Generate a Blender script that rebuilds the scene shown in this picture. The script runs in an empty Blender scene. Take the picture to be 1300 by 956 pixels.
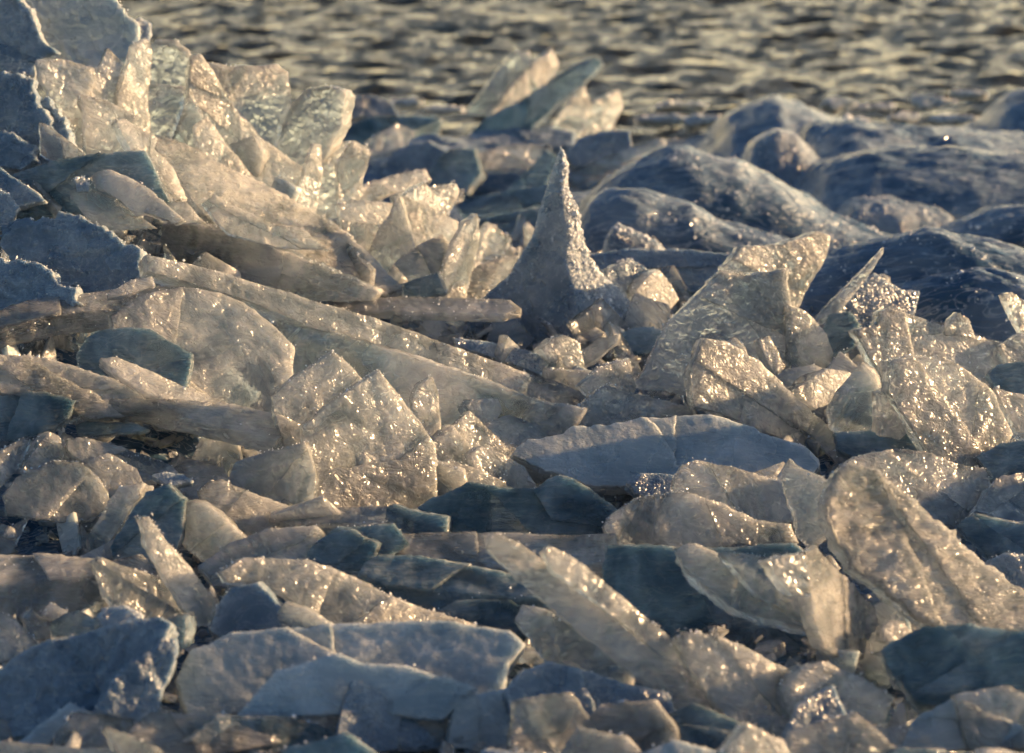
import bpy, bmesh, math, random
from mathutils import Vector, Matrix, noise
from mathutils.geometry import delaunay_2d_cdt, intersect_point_tri_2d

scene = bpy.context.scene
COL = scene.collection
R = math.radians
rng = random.Random(7)

# ------------------------------------------------------------------ camera
IMG_W, IMG_H = 1300.0, 956.0
FOV = R(20.0)
FPX = IMG_W / 2 / math.tan(FOV / 2)
CAM_H = 1.6
PITCH = R(13.0)
cam_data = bpy.data.cameras.new("camera")
cam = bpy.data.objects.new("camera", cam_data)
COL.objects.link(cam)
cam_data.sensor_width = 36
cam_data.sensor_fit = 'HORIZONTAL'
cam_data.angle = FOV
cam_data.clip_start = 0.05
cam_data.clip_end = 3000
cam.location = (0, 0, CAM_H)
cam.rotation_euler = (R(90) - PITCH, 0, 0)
cam_data.dof.use_dof = True
cam_data.dof.focus_distance = 5.85
cam_data.dof.aperture_fstop = 4.1
scene.camera = cam

# ------------------------------------------------------------------ light
SUN_AZ, SUN_EL = R(78.0), R(12.0)
world = bpy.data.worlds.new("World")
scene.world = world
world.use_nodes = True
wt = world.node_tree
sky = wt.nodes.new("ShaderNodeTexSky")
sky.sky_type = 'NISHITA'
sky.sun_disc = False
sky.sun_elevation = SUN_EL
sky.sun_rotation = SUN_AZ
sky.air_density = 1.0
sky.dust_density = 1.0
sky.ozone_density = 2.6
# a warm evening glow low over the horizon, added to the clear sky
wtc = wt.nodes.new("ShaderNodeTexCoord")
wsep = wt.nodes.new("ShaderNodeSeparateXYZ")
wt.links.new(wtc.outputs['Generated'], wsep.inputs[0])
wr = wt.nodes.new("ShaderNodeValToRGB")
wr.color_ramp.interpolation = 'EASE'
for i_, (p_, c_) in enumerate([(0.0, (26.0, 19.5, 9.8)), (0.10, (16.0, 12.4, 6.6)), (0.30, (2.5, 2.4, 1.8)), (0.48, (0, 0, 0))]):
    e_ = wr.color_ramp.elements[i_] if i_ < 2 else wr.color_ramp.elements.new(p_)
    e_.position, e_.color = p_, (*c_, 1)
wt.links.new(wsep.outputs['Z'], wr.inputs[0])
wadd = wt.nodes.new("ShaderNodeMix")
wadd.data_type = 'RGBA'
wadd.blend_type = 'ADD'
wfy = wt.nodes.new("ShaderNodeMapRange")
wfy.interpolation_type = 'SMOOTHSTEP'
wfy.inputs['From Min'].default_value = 0.15
wfy.inputs['From Max'].default_value = 0.85
wt.links.new(wsep.outputs['Y'], wfy.inputs['Value'])
wt.links.new(wfy.outputs[0], wadd.inputs[0])
wadd.clamp_result = False
wt.links.new(sky.outputs[0], wadd.inputs[6])
wt.links.new(wr.outputs[0], wadd.inputs[7])
wt.links.new(wadd.outputs[2], wt.nodes['Background'].inputs[0])
wt.nodes['Background'].inputs[1].default_value = 0.05
sun_data = bpy.data.lights.new("sun", 'SUN')
sun_data.energy = 5.0
sun_data.angle = R(0.5)
sun_data.color = (1.0, 0.64, 0.32)
sun = bpy.data.objects.new("sun", sun_data)
COL.objects.link(sun)
sdir = Vector((math.sin(SUN_AZ) * math.cos(SUN_EL), math.cos(SUN_AZ) * math.cos(SUN_EL), math.sin(SUN_EL)))
sun.rotation_euler = sdir.to_track_quat('Z', 'Y').to_euler()
sun.location = (6, 6, 4)

vs = scene.view_settings
vs.view_transform = 'Standard'
vs.look = 'None'
vs.gamma = 1
vs.use_curve_mapping = False
vs.exposure = 1.36
cy = scene.cycles
cy.use_denoising = True
cy.max_bounces = 7
cy.diffuse_bounces = 3
cy.glossy_bounces = 3
cy.transmission_bounces = 6
cy.caustics_reflective = False
cy.caustics_refractive = True
cy.blur_glossy = 1.0
cy.sample_clamp_indirect = 6.0
cy.use_adaptive_sampling = True
cy.adaptive_threshold = 0.05

# ------------------------------------------------------------------ projection helpers
CP, SP = math.cos(PITCH), math.sin(PITCH)
ORI = Vector((0, 0, CAM_H))


def ray(px, py):
    x = (px - IMG_W / 2) / FPX
    y = -(py - IMG_H / 2) / FPX
    return Vector((x, CP + y * SP, -SP + y * CP))


def sstep(a, b, v):
    t = max(0.0, min(1.0, (v - a) / (b - a)))
    return t * t * (3 - 2 * t)


CREST_Y = 7.2
# crest height of the heap along x (metres at the crest distance)
CREST = [(-3.0, 0.66), (-1.35, 0.66), (-1.05, 0.60), (-0.8, 0.50), (-0.55, 0.38), (-0.35, 0.27), (-0.1, 0.19), (0.3, 0.16), (0.8, 0.16), (1.3, 0.13), (3.0, 0.12)]


def crest_h(x):
    if x <= CREST[0][0]:
        return CREST[0][1]
    for (a, ha), (b, hb) in zip(CREST, CREST[1:]):
        if x <= b:
            t = (x - a) / (b - a)
            return ha + (hb - ha) * t
    return CREST[-1][1]


def terrain(x, y):
    c = crest_h(x * CREST_Y / max(4.0, y))
    up = sstep(4.6, CREST_Y, y)
    dn = 1 - sstep(CREST_Y + 0.1, CREST_Y + 2.0, y)
    return c * min(up, dn)


def hit(px, py, lift=0.0):
    d = ray(px, py)
    t = 3.6
    while t < 40:
        p = ORI + d * t
        if p.z <= terrain(p.x, p.y) + lift:
            return p
        t += 0.01
    return ORI + d * t


# ------------------------------------------------------------------ materials
def nd(t, kind, **kw):
    n = t.nodes.new(kind)
    for k, v in kw.items():
        if k.startswith('_'):
            n.inputs[int(k[1:])].default_value = v
        else:
            setattr(n, k, v)
    return n


def ice_material(name, c_lo, c_hi, rough=(0.18, 0.5), trans=0.25, sss=0.05, bump=0.5, streak=0.0, grain=0.5, absorb=(0.80, 0.93, 1.0), scale=1.0):
    m = bpy.data.materials.new(name)
    m.use_nodes = True
    t = m.node_tree
    L = t.links.new
    bs = t.nodes['Principled BSDF']
    tc = nd(t, "ShaderNodeTexCoord")
    oi = nd(t, "ShaderNodeObjectInfo")
    vm = nd(t, "ShaderNodeVectorMath", operation='MULTIPLY_ADD')
    comb = nd(t, "ShaderNodeCombineXYZ")
    L(oi.outputs['Random'], comb.inputs[0])
    L(oi.outputs['Random'], comb.inputs[1])
    L(comb.outputs[0], vm.inputs[0])
    vm.inputs[1].default_value = (37, 91, 13)
    L(tc.outputs['Object'], vm.inputs[2])
    co = vm.outputs[0]

    def nz(sc, det=3, ro=0.6, dist=0.0, src=None):
        n = nd(t, "ShaderNodeTexNoise")
        n.inputs['Scale'].default_value = sc * scale
        n.inputs['Detail'].default_value = det
        n.inputs['Roughness'].default_value = ro
        n.inputs['Distortion'].default_value = dist
        L(src or co, n.inputs['Vector'])
        return n.outputs['Fac']

    def ramp(src, stops):
        r = nd(t, "ShaderNodeValToRGB")
        e = r.color_ramp.elements
        while len(e) > 1:
            e.remove(e[-1])
        e[0].position, e[0].color = stops[0][0], (*stops[0][1], 1)
        for p, c in stops[1:]:
            k = e.new(p)
            k.color = (*c, 1)
        L(src, r.inputs[0])
        return r.outputs[0]

    def math_(op, a, b):
        n = nd(t, "ShaderNodeMath", operation=op)
        for i, v in enumerate((a, b)):
            if isinstance(v, (int, float)):
                n.inputs[i].default_value = v
            else:
                L(v, n.inputs[i])
        return n.outputs[0]

    big = nz(7, 3, 0.62, 0.6)
    f = ramp(big, [(0.36, (0, 0, 0)), (0.66, (1, 1, 1))])
    col = ramp(f, [(0.0, c_lo), (1.0, c_hi)])
    # thin pale veins and trapped bubbles that belong to the ice
    mp = nd(t, "ShaderNodeMapping")
    mp.inputs['Rotation'].default_value = (0.4, 0.7, 0.5)
    mp.inputs['Scale'].default_value = (1.0, 6.0, 2.5)
    L(co, mp.inputs['Vector'])
    vein = nz(9, 2, 0.6, 1.5, mp.outputs[0])
    vr = ramp(vein, [(0.47, (0, 0, 0)), (0.5, (1, 1, 1)), (0.54, (0, 0, 0))])
    mixv = nd(t, "ShaderNodeMix", data_type='RGBA')
    L(math_('MULTIPLY', vr, 0.35), mixv.inputs[0])
    L(col, mixv.inputs[6])
    mixv.inputs[7].default_value = (0.88, 0.90, 0.92, 1)
    L(mixv.outputs[2], bs.inputs['Base Color'])
    # roughness patches
    med = nz(15, 2, 0.5, 0.3)
    rr = nd(t, "ShaderNodeMapRange")
    rr.inputs['To Min'].default_value = rough[0]
    rr.inputs['To Max'].default_value = rough[1]
    rr.inputs['From Min'].default_value = 0.35
    rr.inputs['From Max'].default_value = 0.65
    L(med, rr.inputs['Value'])
    L(rr.outputs[0], bs.inputs['Roughness'])
    # transmission less where frosted
    tr = nd(t, "ShaderNodeMapRange")
    tr.inputs['To Min'].default_value = trans
    tr.inputs['To Max'].default_value = trans * 0.5
    L(f, tr.inputs['Value'])
    L(tr.outputs[0], bs.inputs['Transmission Weight'])
    bs.inputs['IOR'].default_value = 1.31
    bs.inputs['Subsurface Weight'].default_value = 1.0
    bs.inputs['Subsurface Radius'].default_value = absorb
    bs.inputs['Subsurface Scale'].default_value = sss
    bs.subsurface_method = 'RANDOM_WALK'
    bs.inputs['Specular IOR Level'].default_value = 0.7
    bs.inputs['Coat Weight'].default_value = 0.35 if trans > 0.1 else 0.0
    bs.inputs['Coat Roughness'].default_value = 0.14
    bs.inputs['Coat IOR'].default_value = 1.6
    # bumps: hammered melt pits, grain, streaks
    fine = nz(190, 1, 0.6)
    mp3 = nd(t, "ShaderNodeMapping")
    mp3.inputs['Rotation'].default_value = (0.3, 0.2, 0.9)
    mp3.inputs['Scale'].default_value = (1.0, 2.6, 1.7)
    L(co, mp3.inputs['Vector'])
    pits = nz(30, 2, 0.62, 1.2, mp3.outputs[0])
    patch = ramp(big, [(0.40, (0.15, 0.15, 0.15)), (0.62, (1, 1, 1))])
    h = math_('MULTIPLY', med, 0.8)
    h = math_('ADD', h, math_('MULTIPLY', math_('MULTIPLY', pits, patch), 0.75))
    h = math_('ADD', h, math_('MULTIPLY', fine, 0.10 * grain * 2))
    if streak:
        mp2 = nd(t, "ShaderNodeMapping")
        mp2.inputs['Rotation'].default_value = (0.0, 0.5, 0.3)
        mp2.inputs['Scale'].default_value = (1.0, 5.0, 7.0)
        L(co, mp2.inputs['Vector'])
        h = math_('ADD', h, math_('MULTIPLY', nz(12, 4, 0.6, 0.5, mp2.outputs[0]), streak))
    b = nd(t, "ShaderNodeBump")
    b.inputs['Strength'].default_value = bump
    b.inputs['Distance'].default_value = 0.02 / scale
    L(h, b.inputs['Height'])
    L(b.outputs[0], bs.inputs['Normal'])
    L(b.outputs[0], bs.inputs['Coat Normal'])
    return m


M = {}
M['ice'] = ice_material('cloudy_ice', (0.66, 0.75, 0.81), (0.90, 0.90, 0.88), (0.08, 0.22), 0.93, 0.04, 1.0, absorb=(0.92, 0.96, 1.0))
M['clear'] = ice_material('clear_ice', (0.68, 0.79, 0.84), (0.90, 0.92, 0.93), (0.02, 0.13), 0.97, 0.05, 0.8, streak=0.4, absorb=(0.9, 0.96, 1.0))
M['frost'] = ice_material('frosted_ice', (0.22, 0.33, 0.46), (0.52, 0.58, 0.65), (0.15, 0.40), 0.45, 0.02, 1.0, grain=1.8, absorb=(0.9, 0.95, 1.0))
M['streak'] = ice_material('layered_ice', (0.64, 0.73, 0.79), (0.90, 0.90, 0.88), (0.07, 0.20), 0.93, 0.04, 0.9, streak=1.5, absorb=(0.92, 0.96, 1.0))
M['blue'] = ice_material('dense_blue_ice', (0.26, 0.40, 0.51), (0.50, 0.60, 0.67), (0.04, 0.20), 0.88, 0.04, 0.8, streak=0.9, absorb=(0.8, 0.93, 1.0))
M['glaze'] = ice_material('glazed_wave_ice', (0.06, 0.12, 0.20), (0.25, 0.32, 0.40), (0.12, 0.32), 0.0, 0.02, 0.6, streak=1.6, absorb=(0.8, 0.9, 1.0), scale=0.6)
M['rime'] = ice_material('pale_rimed_ice', (0.42, 0.51, 0.58), (0.64, 0.69, 0.73), (0.18, 0.38), 0.40, 0.03, 0.5, streak=0.6, grain=1.2, absorb=(0.9, 0.95, 1.0))
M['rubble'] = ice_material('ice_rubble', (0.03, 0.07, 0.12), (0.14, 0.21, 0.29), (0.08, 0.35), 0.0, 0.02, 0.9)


def frost_material():
    m = bpy.data.materials.new('hoar_frost')
    m.use_nodes = True
    bs = m.node_tree.nodes['Principled BSDF']
    bs.inputs['Base Color'].default_value = (0.86, 0.88, 0.90, 1)
    bs.inputs['Roughness'].default_value = 0.10
    bs.inputs['IOR'].default_value = 1.31
    bs.inputs['Specular IOR Level'].default_value = 0.8
    return m


M['crystal'] = frost_material()


# ------------------------------------------------------------------ object helpers
def link(name, verts, faces, mat, parent=None, loc=None, smooth=None, sharp=None):
    me = bpy.data.meshes.new(name)
    me.from_pydata([tuple(v) for v in verts], [], faces)
    me.materials.append(M[mat] if isinstance(mat, str) else mat)
    if smooth is not None:
        me.polygons.foreach_set('use_smooth', smooth)
    me.update()
    ob = bpy.data.objects.new(name, me)
    COL.objects.link(ob)
    if parent:
        ob.parent = parent
    elif loc is not None:
        ob.location = loc
    return ob


def tag(o, label, cat, group=None):
    o['label'] = label
    o['category'] = cat
    o['kind'] = 'thing'
    if group:
        o['group'] = group
    return o


GROUPS = {
    'ice plate': 'broken ice plates heaped on the shore',
    'ice shard': 'pointed ice shards standing in the heap',
    'ice slab': 'thick ice slabs lying in the heap',
    'ice chunk': 'rough ice chunks in the heap',
    'ice mound': 'frozen wave mounds behind the heap',
    'ice fragment': 'small ice fragments between the plates',
}


def octa(verts, faces, p, s, r):
    q = Matrix.Rotation(r.uniform(0, 6.28), 3, Vector((r.gauss(0, 1), r.gauss(0, 1), r.gauss(0, 1) + 1e-3)).normalized())
    k = len(verts)
    a, b, c = s * r.uniform(0.6, 1.2), s * r.uniform(0.6, 1.2), s * r.uniform(0.7, 1.7)
    for v in ((a, 0, 0), (0, b, 0), (-a, 0, 0), (0, -b, 0), (0, 0, c), (0, 0, -c)):
        verts.append(p + q @ Vector(v))
    for i in range(4):
        j = (i + 1) % 4
        faces.append((k + i, k + j, k + 4))
        faces.append((k + j, k + i, k + 5))


def fbm(v, sc, octs=3):
    a, s = 0.0, 1.0
    for i in range(octs):
        a += noise.noise(v * sc) * s
        sc *= 2.1
        s *= 0.5
    return a


def inside(p, poly):
    x, y = p
    c = False
    j = len(poly) - 1
    for i in range(len(poly)):
        xi, yi = poly[i]
        xj, yj = poly[j]
        if (yi > y) != (yj > y) and x < (xj - xi) * (y - yi) / (yj - yi + 1e-12) + xi:
            c = not c
        j = i
    return c


# ------------------------------------------------------------------ a broken plate of ice with real thickness
def plate(name, label, cat, px, n, th, d=0.0, a=None, mat='ice', relief=0.004, jag=0.004, frost=0.5, scat=0.0, taper=0.12, fs=1.0, lift=0.0, steps=0, layers=True):
    """px outline of the broad face seen in the photo, n normal (right, up, toward the camera), th thickness in metres,
    d metres pulled toward the camera, a anchor pixel where the plate meets the heap"""
    seed = len(COL.objects) * 1.37
    off = Vector((seed, seed * 0.7, -seed))
    r = random.Random(int(seed * 100))
    if mat in ('ice', 'streak', 'clear') and n[2] > 0.75 and n[0] > -0.15:
        n = (n[0] + (0.26 if mat == 'ice' else 0.16), n[1], n[2])
    if cat in ('ice plate', 'ice shard'):
        th *= 0.75
    N = Vector((n[0], -n[2], n[1])).normalized()
    if a is None:
        a = max(px, key=lambda q: q[1])
    A = hit(*a, lift)
    A = A - ray(*a).normalized() * d
    w = []
    for (u, v) in px:
        dr = ray(u, v)
        den = dr.dot(N)
        t = (A - ORI).dot(N) / den if abs(den) > 1e-4 else -1
        t0 = (A - ORI).length
        if t < t0 * 0.6 or t > t0 * 1.6:
            print('GRAZING', name, label, round(t, 2), round(t0, 2))
            t = max(t0 * 0.6, min(t0 * 1.6, t if t > 0 else t0 * 1.6))
        w.append(ORI + dr * t)
    C = sum(w, Vector()) / len(w)
    X = N.orthogonal().normalized() if abs(N.z) > 0.9 else Vector((0, 0, 1)).cross(N).normalized()
    Y = N.cross(X)
    P = [((p - C).dot(X), (p - C).dot(Y)) for p in w]
    area = sum(P[i][0] * P[(i + 1) % len(P)][1] - P[(i + 1) % len(P)][0] * P[i][1] for i in range(len(P)))
    if area < 0:
        P.reverse()
    area = abs(area) / 2
    per = sum(math.dist(P[i], P[(i + 1) % len(P)]) for i in range(len(P)))
    ang = r.uniform(0, 3.14)
    ca, sa = math.cos(ang), math.sin(ang)

    def rel(q):
        v = Vector((q[0], q[1], 0)) + off
        u_, w_ = v.x * ca + v.y * sa, -v.x * sa + v.y * ca
        z_ = 0.7 * fbm(v, 6, 2)
        z_ += 0.55 * (0.5 - abs(fbm(Vector((u_ * 12, w_ * 30, 1)), 1, 3)))
        c_ = noise.voronoi(Vector((u_ * 38, w_ * 55, off.z)))[0]
        z_ += 0.30 * min(0.6, c_[1] - c_[0])
        z_ += 0.16 * fbm(v, 95, 2)
        return relief * z_

    def geo(P, th, z0=0.0, jag=jag, taper=taper, area=area):
        per = sum(math.dist(P[i], P[(i + 1) % len(P)]) for i in range(len(P)))
        st = max(0.007, per / 260)
        O = []
        for i in range(len(P)):
            p, q = Vector(P[i]), Vector(P[(i + 1) % len(P)])
            L_ = (q - p).length
            k = max(1, round(L_ / st))
            for j in range(k):
                O.append(p + (q - p) * (j / k))
        m = len(O)
        # ragged outline
        out, nrm = [], []
        for i in range(m):
            tdir = (O[(i + 1) % m] - O[i - 1])
            nn = Vector((tdir.y, -tdir.x))
            nn = nn.normalized() if nn.length > 0 else Vector((1, 0))
            nrm.append(nn)
            v3 = Vector((O[i].x, O[i].y, 0)) + off
            g = fbm(v3, 12, 2) * jag * 0.30 + (noise.cell(v3 * 17)) * jag * 0.32 + (noise.cell(v3 * 50 + Vector((3, 1, 4)))) * jag * 0.22 + fbm(v3, 130, 2) * jag * 0.2
            out.append(O[i] + nn * g)
        rings = []
        prof = [(0.0, -0.0008), (0.05, 0.0), (0.30, 0.0010), (0.62, -0.0005), (0.94, -0.0010), (1.0, -0.003)]
        for k, (dz, ins) in enumerate(prof):
            ring = []
            for i in range(m):
                v3 = Vector((O[i].x * 1.0, O[i].y * 1.0, dz * th * 2.5)) + off
                e = ins * min(1, th / 0.03)
                if 0 < k:
                    e += (fbm(v3, 26, 3) + 0.25 * noise.cell(Vector((v3.x * 12, v3.y * 12, dz * 3.3 + seed)))) * min(0.006, th * 0.12) * min(1, dz * 6)
                    tp = 1 - taper * dz * min(1.0, th * 6) * (0.6 + 0.8 * noise.noise(v3 * 4))
                else:
                    tp = 1
                q = out[i] * tp + nrm[i] * e
                z = -dz * th + (z0 if k else 0)
                if k in (0,):
                    z += rel(q) * 0.8 + z0
                if k == 5:
                    z += th * 0.12 * fbm(Vector((q.x, q.y, 3)) + off, 8, 2)
                ring.append((q.x, q.y, z))
            rings.append(ring)
        verts, faces, sm = [], [], []
        for ring in rings:
            verts += ring
        for k in range(len(rings) - 1):
            for i in range(m):
                j = (i + 1) % m
                faces.append((k * m + i, (k + 1) * m + i, (k + 1) * m + j, k * m + j))
                sm.append(k >= 1)
        # broad faces with relief
        for top in (True, False):
            ring = rings[0] if top else rings[-1]
            poly = [(v[0], v[1]) for v in ring]
            xs = [p[0] for p in poly]
            ys = [p[1] for p in poly]
            g = max(0.0055 if top else 0.03, math.sqrt(area / (5200 if top else 300)))
            pts = [Vector(p) for p in poly]
            y = min(ys)
            row = 0
            while y < max(ys):
                x = min(xs) + (g / 2 if row % 2 else 0)
                while x < max(xs):
                    q = (x + r.uniform(-.3, .3) * g, y + r.uniform(-.3, .3) * g)
                    if inside(q, poly):
                        pts.append(Vector(q))
                    x += g
                y += g * 0.87
                row += 1
            res = delaunay_2d_cdt(pts, [], [list(range(m))], 1, 1e-6)
            base = len(verts)
            for q, orig in zip(res[0], res[3]):
                src = [o for o in orig if o < m]
                if src:
                    verts.append(ring[src[0]])
                else:
                    v3 = Vector((q.x, q.y, 0)) + off
                    if top:
                        z = rel(q) + z0
                        if steps:
                            s_ = fbm(Vector((q.x * 0.35, q.y * 1.5, 5)) + off, 9, 2) * 2.2
                            z += steps * (math.floor(s_) + sstep(0.0, 0.25, s_ - math.floor(s_))) * 0.5
                    else:
                        z = z0 - th + th * 0.12 * fbm(Vector((q.x, q.y, 3)) + off, 8, 2)
                    verts.append((q.x, q.y, z))
            for fc in res[2]:
                if len(fc) == 3:
                    idx = [base + i for i in fc]
                    faces.append(tuple(idx if top else idx[::-1]))
                    sm.append(True)
        return verts, faces, sm, O, out, nrm, m

    verts, faces, sm, O, out, nrm, m = geo(P, th)
    W = [X * v[0] + Y * v[1] + N * v[2] for v in verts]
    ob = link(name, W, faces, mat, loc=C, smooth=sm)
    tag(ob, label, cat, GROUPS.get(cat))
    # sheets of the same ice that have split off part of the broad face
    if layers and area > 0.010 and cat in ('ice plate', 'ice slab', 'ice shard'):
        for q_ in range(1 if area < 0.03 else 2):
            an = r.uniform(0, math.tau)
            d_ = Vector((math.cos(an), math.sin(an)))
            pr_ = sorted(p[0] * d_.x + p[1] * d_.y for p in P)
            cut = pr_[0] + (pr_[-1] - pr_[0]) * r.uniform(0.30, 0.62)
            Q = []
            for i in range(len(P)):
                p, q = Vector(P[i]) * 0.985, Vector(P[(i + 1) % len(P)]) * 0.985
                a_, b_ = p.dot(d_) - cut, q.dot(d_) - cut
                if a_ <= 0:
                    Q.append((p.x, p.y))
                if (a_ < 0) != (b_ < 0) and a_ != b_:
                    c = p + (q - p) * (a_ / (a_ - b_))
                    Q.append((c.x, c.y))
            if len(Q) < 3:
                continue
            v_, f_, s_, *_r = geo(Q, 0.011, 0.0045 + 0.004 * q_, jag=jag * 1.6, taper=0, area=area * 0.5)
            link('broken_layer', [X * v[0] + Y * v[1] + N * v[2] for v in v_], f_, mat, parent=ob, smooth=s_)
    # frost on the rims that face the sky
    if frost > 0:
        fv, ff = [], []
        for i in range(m):
            w3 = X * nrm[i].x + Y * nrm[i].y
            up = w3.z
            if N.z > 0.8:
                up = max(up, 0.15)
            cl = 0.5 + 1.3 * fbm(Vector((out[i].x, out[i].y, 7)) + off, 8, 2)
            pr = frost * max(0, up + 0.15) * max(0, cl) * 2.4
            cnt = int(pr) + (1 if r.random() < pr - int(pr) else 0)
            for _ in range(cnt):
                dz = min(1, abs(r.gauss(0, 0.5)))
                q = out[i] + nrm[i] * r.uniform(-0.004, 0.003)
                p = X * (q.x + r.gauss(0, .002)) + Y * (q.y + r.gauss(0, .002)) - N * (dz * th * 0.9 - 0.001)
                octa(fv, ff, p, fs * min(0.005, 0.0010 * math.exp(abs(r.gauss(0, 0.55)))), r)
        if scat > 0:
            cntt = int(min(1500, scat * area * 5000))
            xs = [p[0] for p in P]
            ys = [p[1] for p in P]
            for _ in range(cntt):
                q = (r.uniform(min(xs), max(xs)), r.uniform(min(ys), max(ys)))
                if inside(q, P) and fbm(Vector((q[0], q[1], 2)) + off, 7, 2) > -0.12:
                    p = X * q[0] + Y * q[1] + N * (relief * fbm(Vector((q[0], q[1], 0)) + off, 14, 2))
                    octa(fv, ff, p, fs * min(0.005, 0.0010 * math.exp(abs(r.gauss(0, 0.5)))), r)
        if fv:
            link('frost_rim', fv, ff, 'crystal', parent=ob)['kind'] = 'stuff'
    return ob


# ------------------------------------------------------------------ heaped, rounded ice with a traced crest line
def mound(name, label, cat, crest, ybase, depth, mat='glaze', d=0.0, rough=0.012, frost=0.0, power=0.65, ripple=0.0, fs=1.0, nx=70, ny=46, lean=0.45, back=0.0, wn=8.0):
    """crest: polyline of pixels (left to right); ybase: pixel row where its front meets the ice; depth: front-to-back metres"""
    seed = len(COL.objects) * 2.11
    off = Vector((seed, -seed, seed * .3))
    r = random.Random(int(seed * 100))
    xm = (crest[0][0] + crest[-1][0]) / 2
    if mat == 'glaze' and crest[-1][0] < 1500:
        sk = 0.22 * (crest[-1][0] - crest[0][0]) + 20
        crest = [(crest[0][0] - sk, ybase + 6), (crest[0][0] - sk * .4, (ybase + crest[0][1]) / 2)] + crest + [(crest[-1][0] + sk * .4, (ybase + crest[-1][1]) / 2), (crest[-1][0] + sk, ybase + 6)]
    A = hit(xm, ybase)
    A = A - ray(xm, ybase).normalized() * d
    yc = A.y + depth * lean + back
    zb = A.z - 0.05
    cw = []
    for (u, v) in crest:
        dr = ray(u, v)
        t = yc / dr.y
        cw.append(ORI + dr * t)
    x0, x1 = cw[0].x, cw[-1].x
    C = Vector(((x0 + x1) / 2, yc, zb))
    verts, faces = [], []
    for j in range(ny + 1):
        s = j / ny * 2 - 1
        for i in range(nx + 1):
            u = i / nx
            x = x0 + (x1 - x0) * u
            # crest height at x
            zc = cw[-1].z
            for p, q in zip(cw, cw[1:]):
                if x <= q.x + 1e-9:
                    tt = (x - p.x) / max(1e-6, q.x - p.x)
                    zc = p.z + (q.z - p.z) * tt
                    break
            endf = math.sin(min(1.0, min(u, 1 - u) * 4.5) * math.pi / 2) ** 0.8
            pf = max(0.0, 1 - abs(s) ** 2.2) ** power
            y = yc + (s * depth * (lean if s < 0 else 1 - lean))
            h = max(0.0, zc - zb) * pf * endf
            v3 = Vector((x, y, 0)) + off
            dn = fbm(v3, wn, 4) * rough * pf
            if ripple:
                ph = (y * 3.2 + x * 0.8) * 14 + 3.0 * fbm(v3, 3.2, 3)
                dn += ripple * (abs(math.sin(ph)) ** 0.7 - 0.6) * pf
            verts.append(Vector((x - C.x + 0.6 * rough * fbm(v3 + Vector((5, 5, 5)), wn, 2), y - C.y + 0.8 * rough * fbm(v3 + Vector((1, 7, 5)), wn, 2), h + dn - (0.12 if pf == 0 or endf == 0 else 0))))
    k = nx + 1
    for j in range(ny):
        for i in range(nx):
            faces.append((j * k + i, j * k + i + 1, (j + 1) * k + i + 1, (j + 1) * k + i))
    # closed underside
    loop = [i for i in range(k)] + [j * k + nx for j in range(1, ny + 1)] + [ny * k + i for i in range(nx - 1, -1, -1)] + [j * k for j in range(ny - 1, 0, -1)]
    faces.append(tuple(loop[::-1]))
    ob = link(name, verts, faces, mat, loc=C, smooth=[True] * (len(faces) - 1) + [False])
    tag(ob, label, cat, GROUPS.get(cat))
    if frost > 0:
        fv, ff = [], []
        for _ in range(int(frost * 2600)):
            f = faces[r.randrange(nx * ny)]
            a_, b_, c_ = verts[f[0]], verts[f[1]], verts[f[3]]
            p = a_ + (b_ - a_) * r.random() + (c_ - a_) * r.random()
            if p.z < 0.25 * max(v.z for v in (a_, b_, c_)) or fbm(p + off, 6, 2) < -0.1:
                continue
            octa(fv, ff, p, fs * min(0.008, 0.0016 * math.exp(abs(r.gauss(0, 0.6)))), r)
        if fv:
            link('frost_crust', fv, ff, 'crystal', parent=ob)['kind'] = 'stuff'
    return ob


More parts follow.
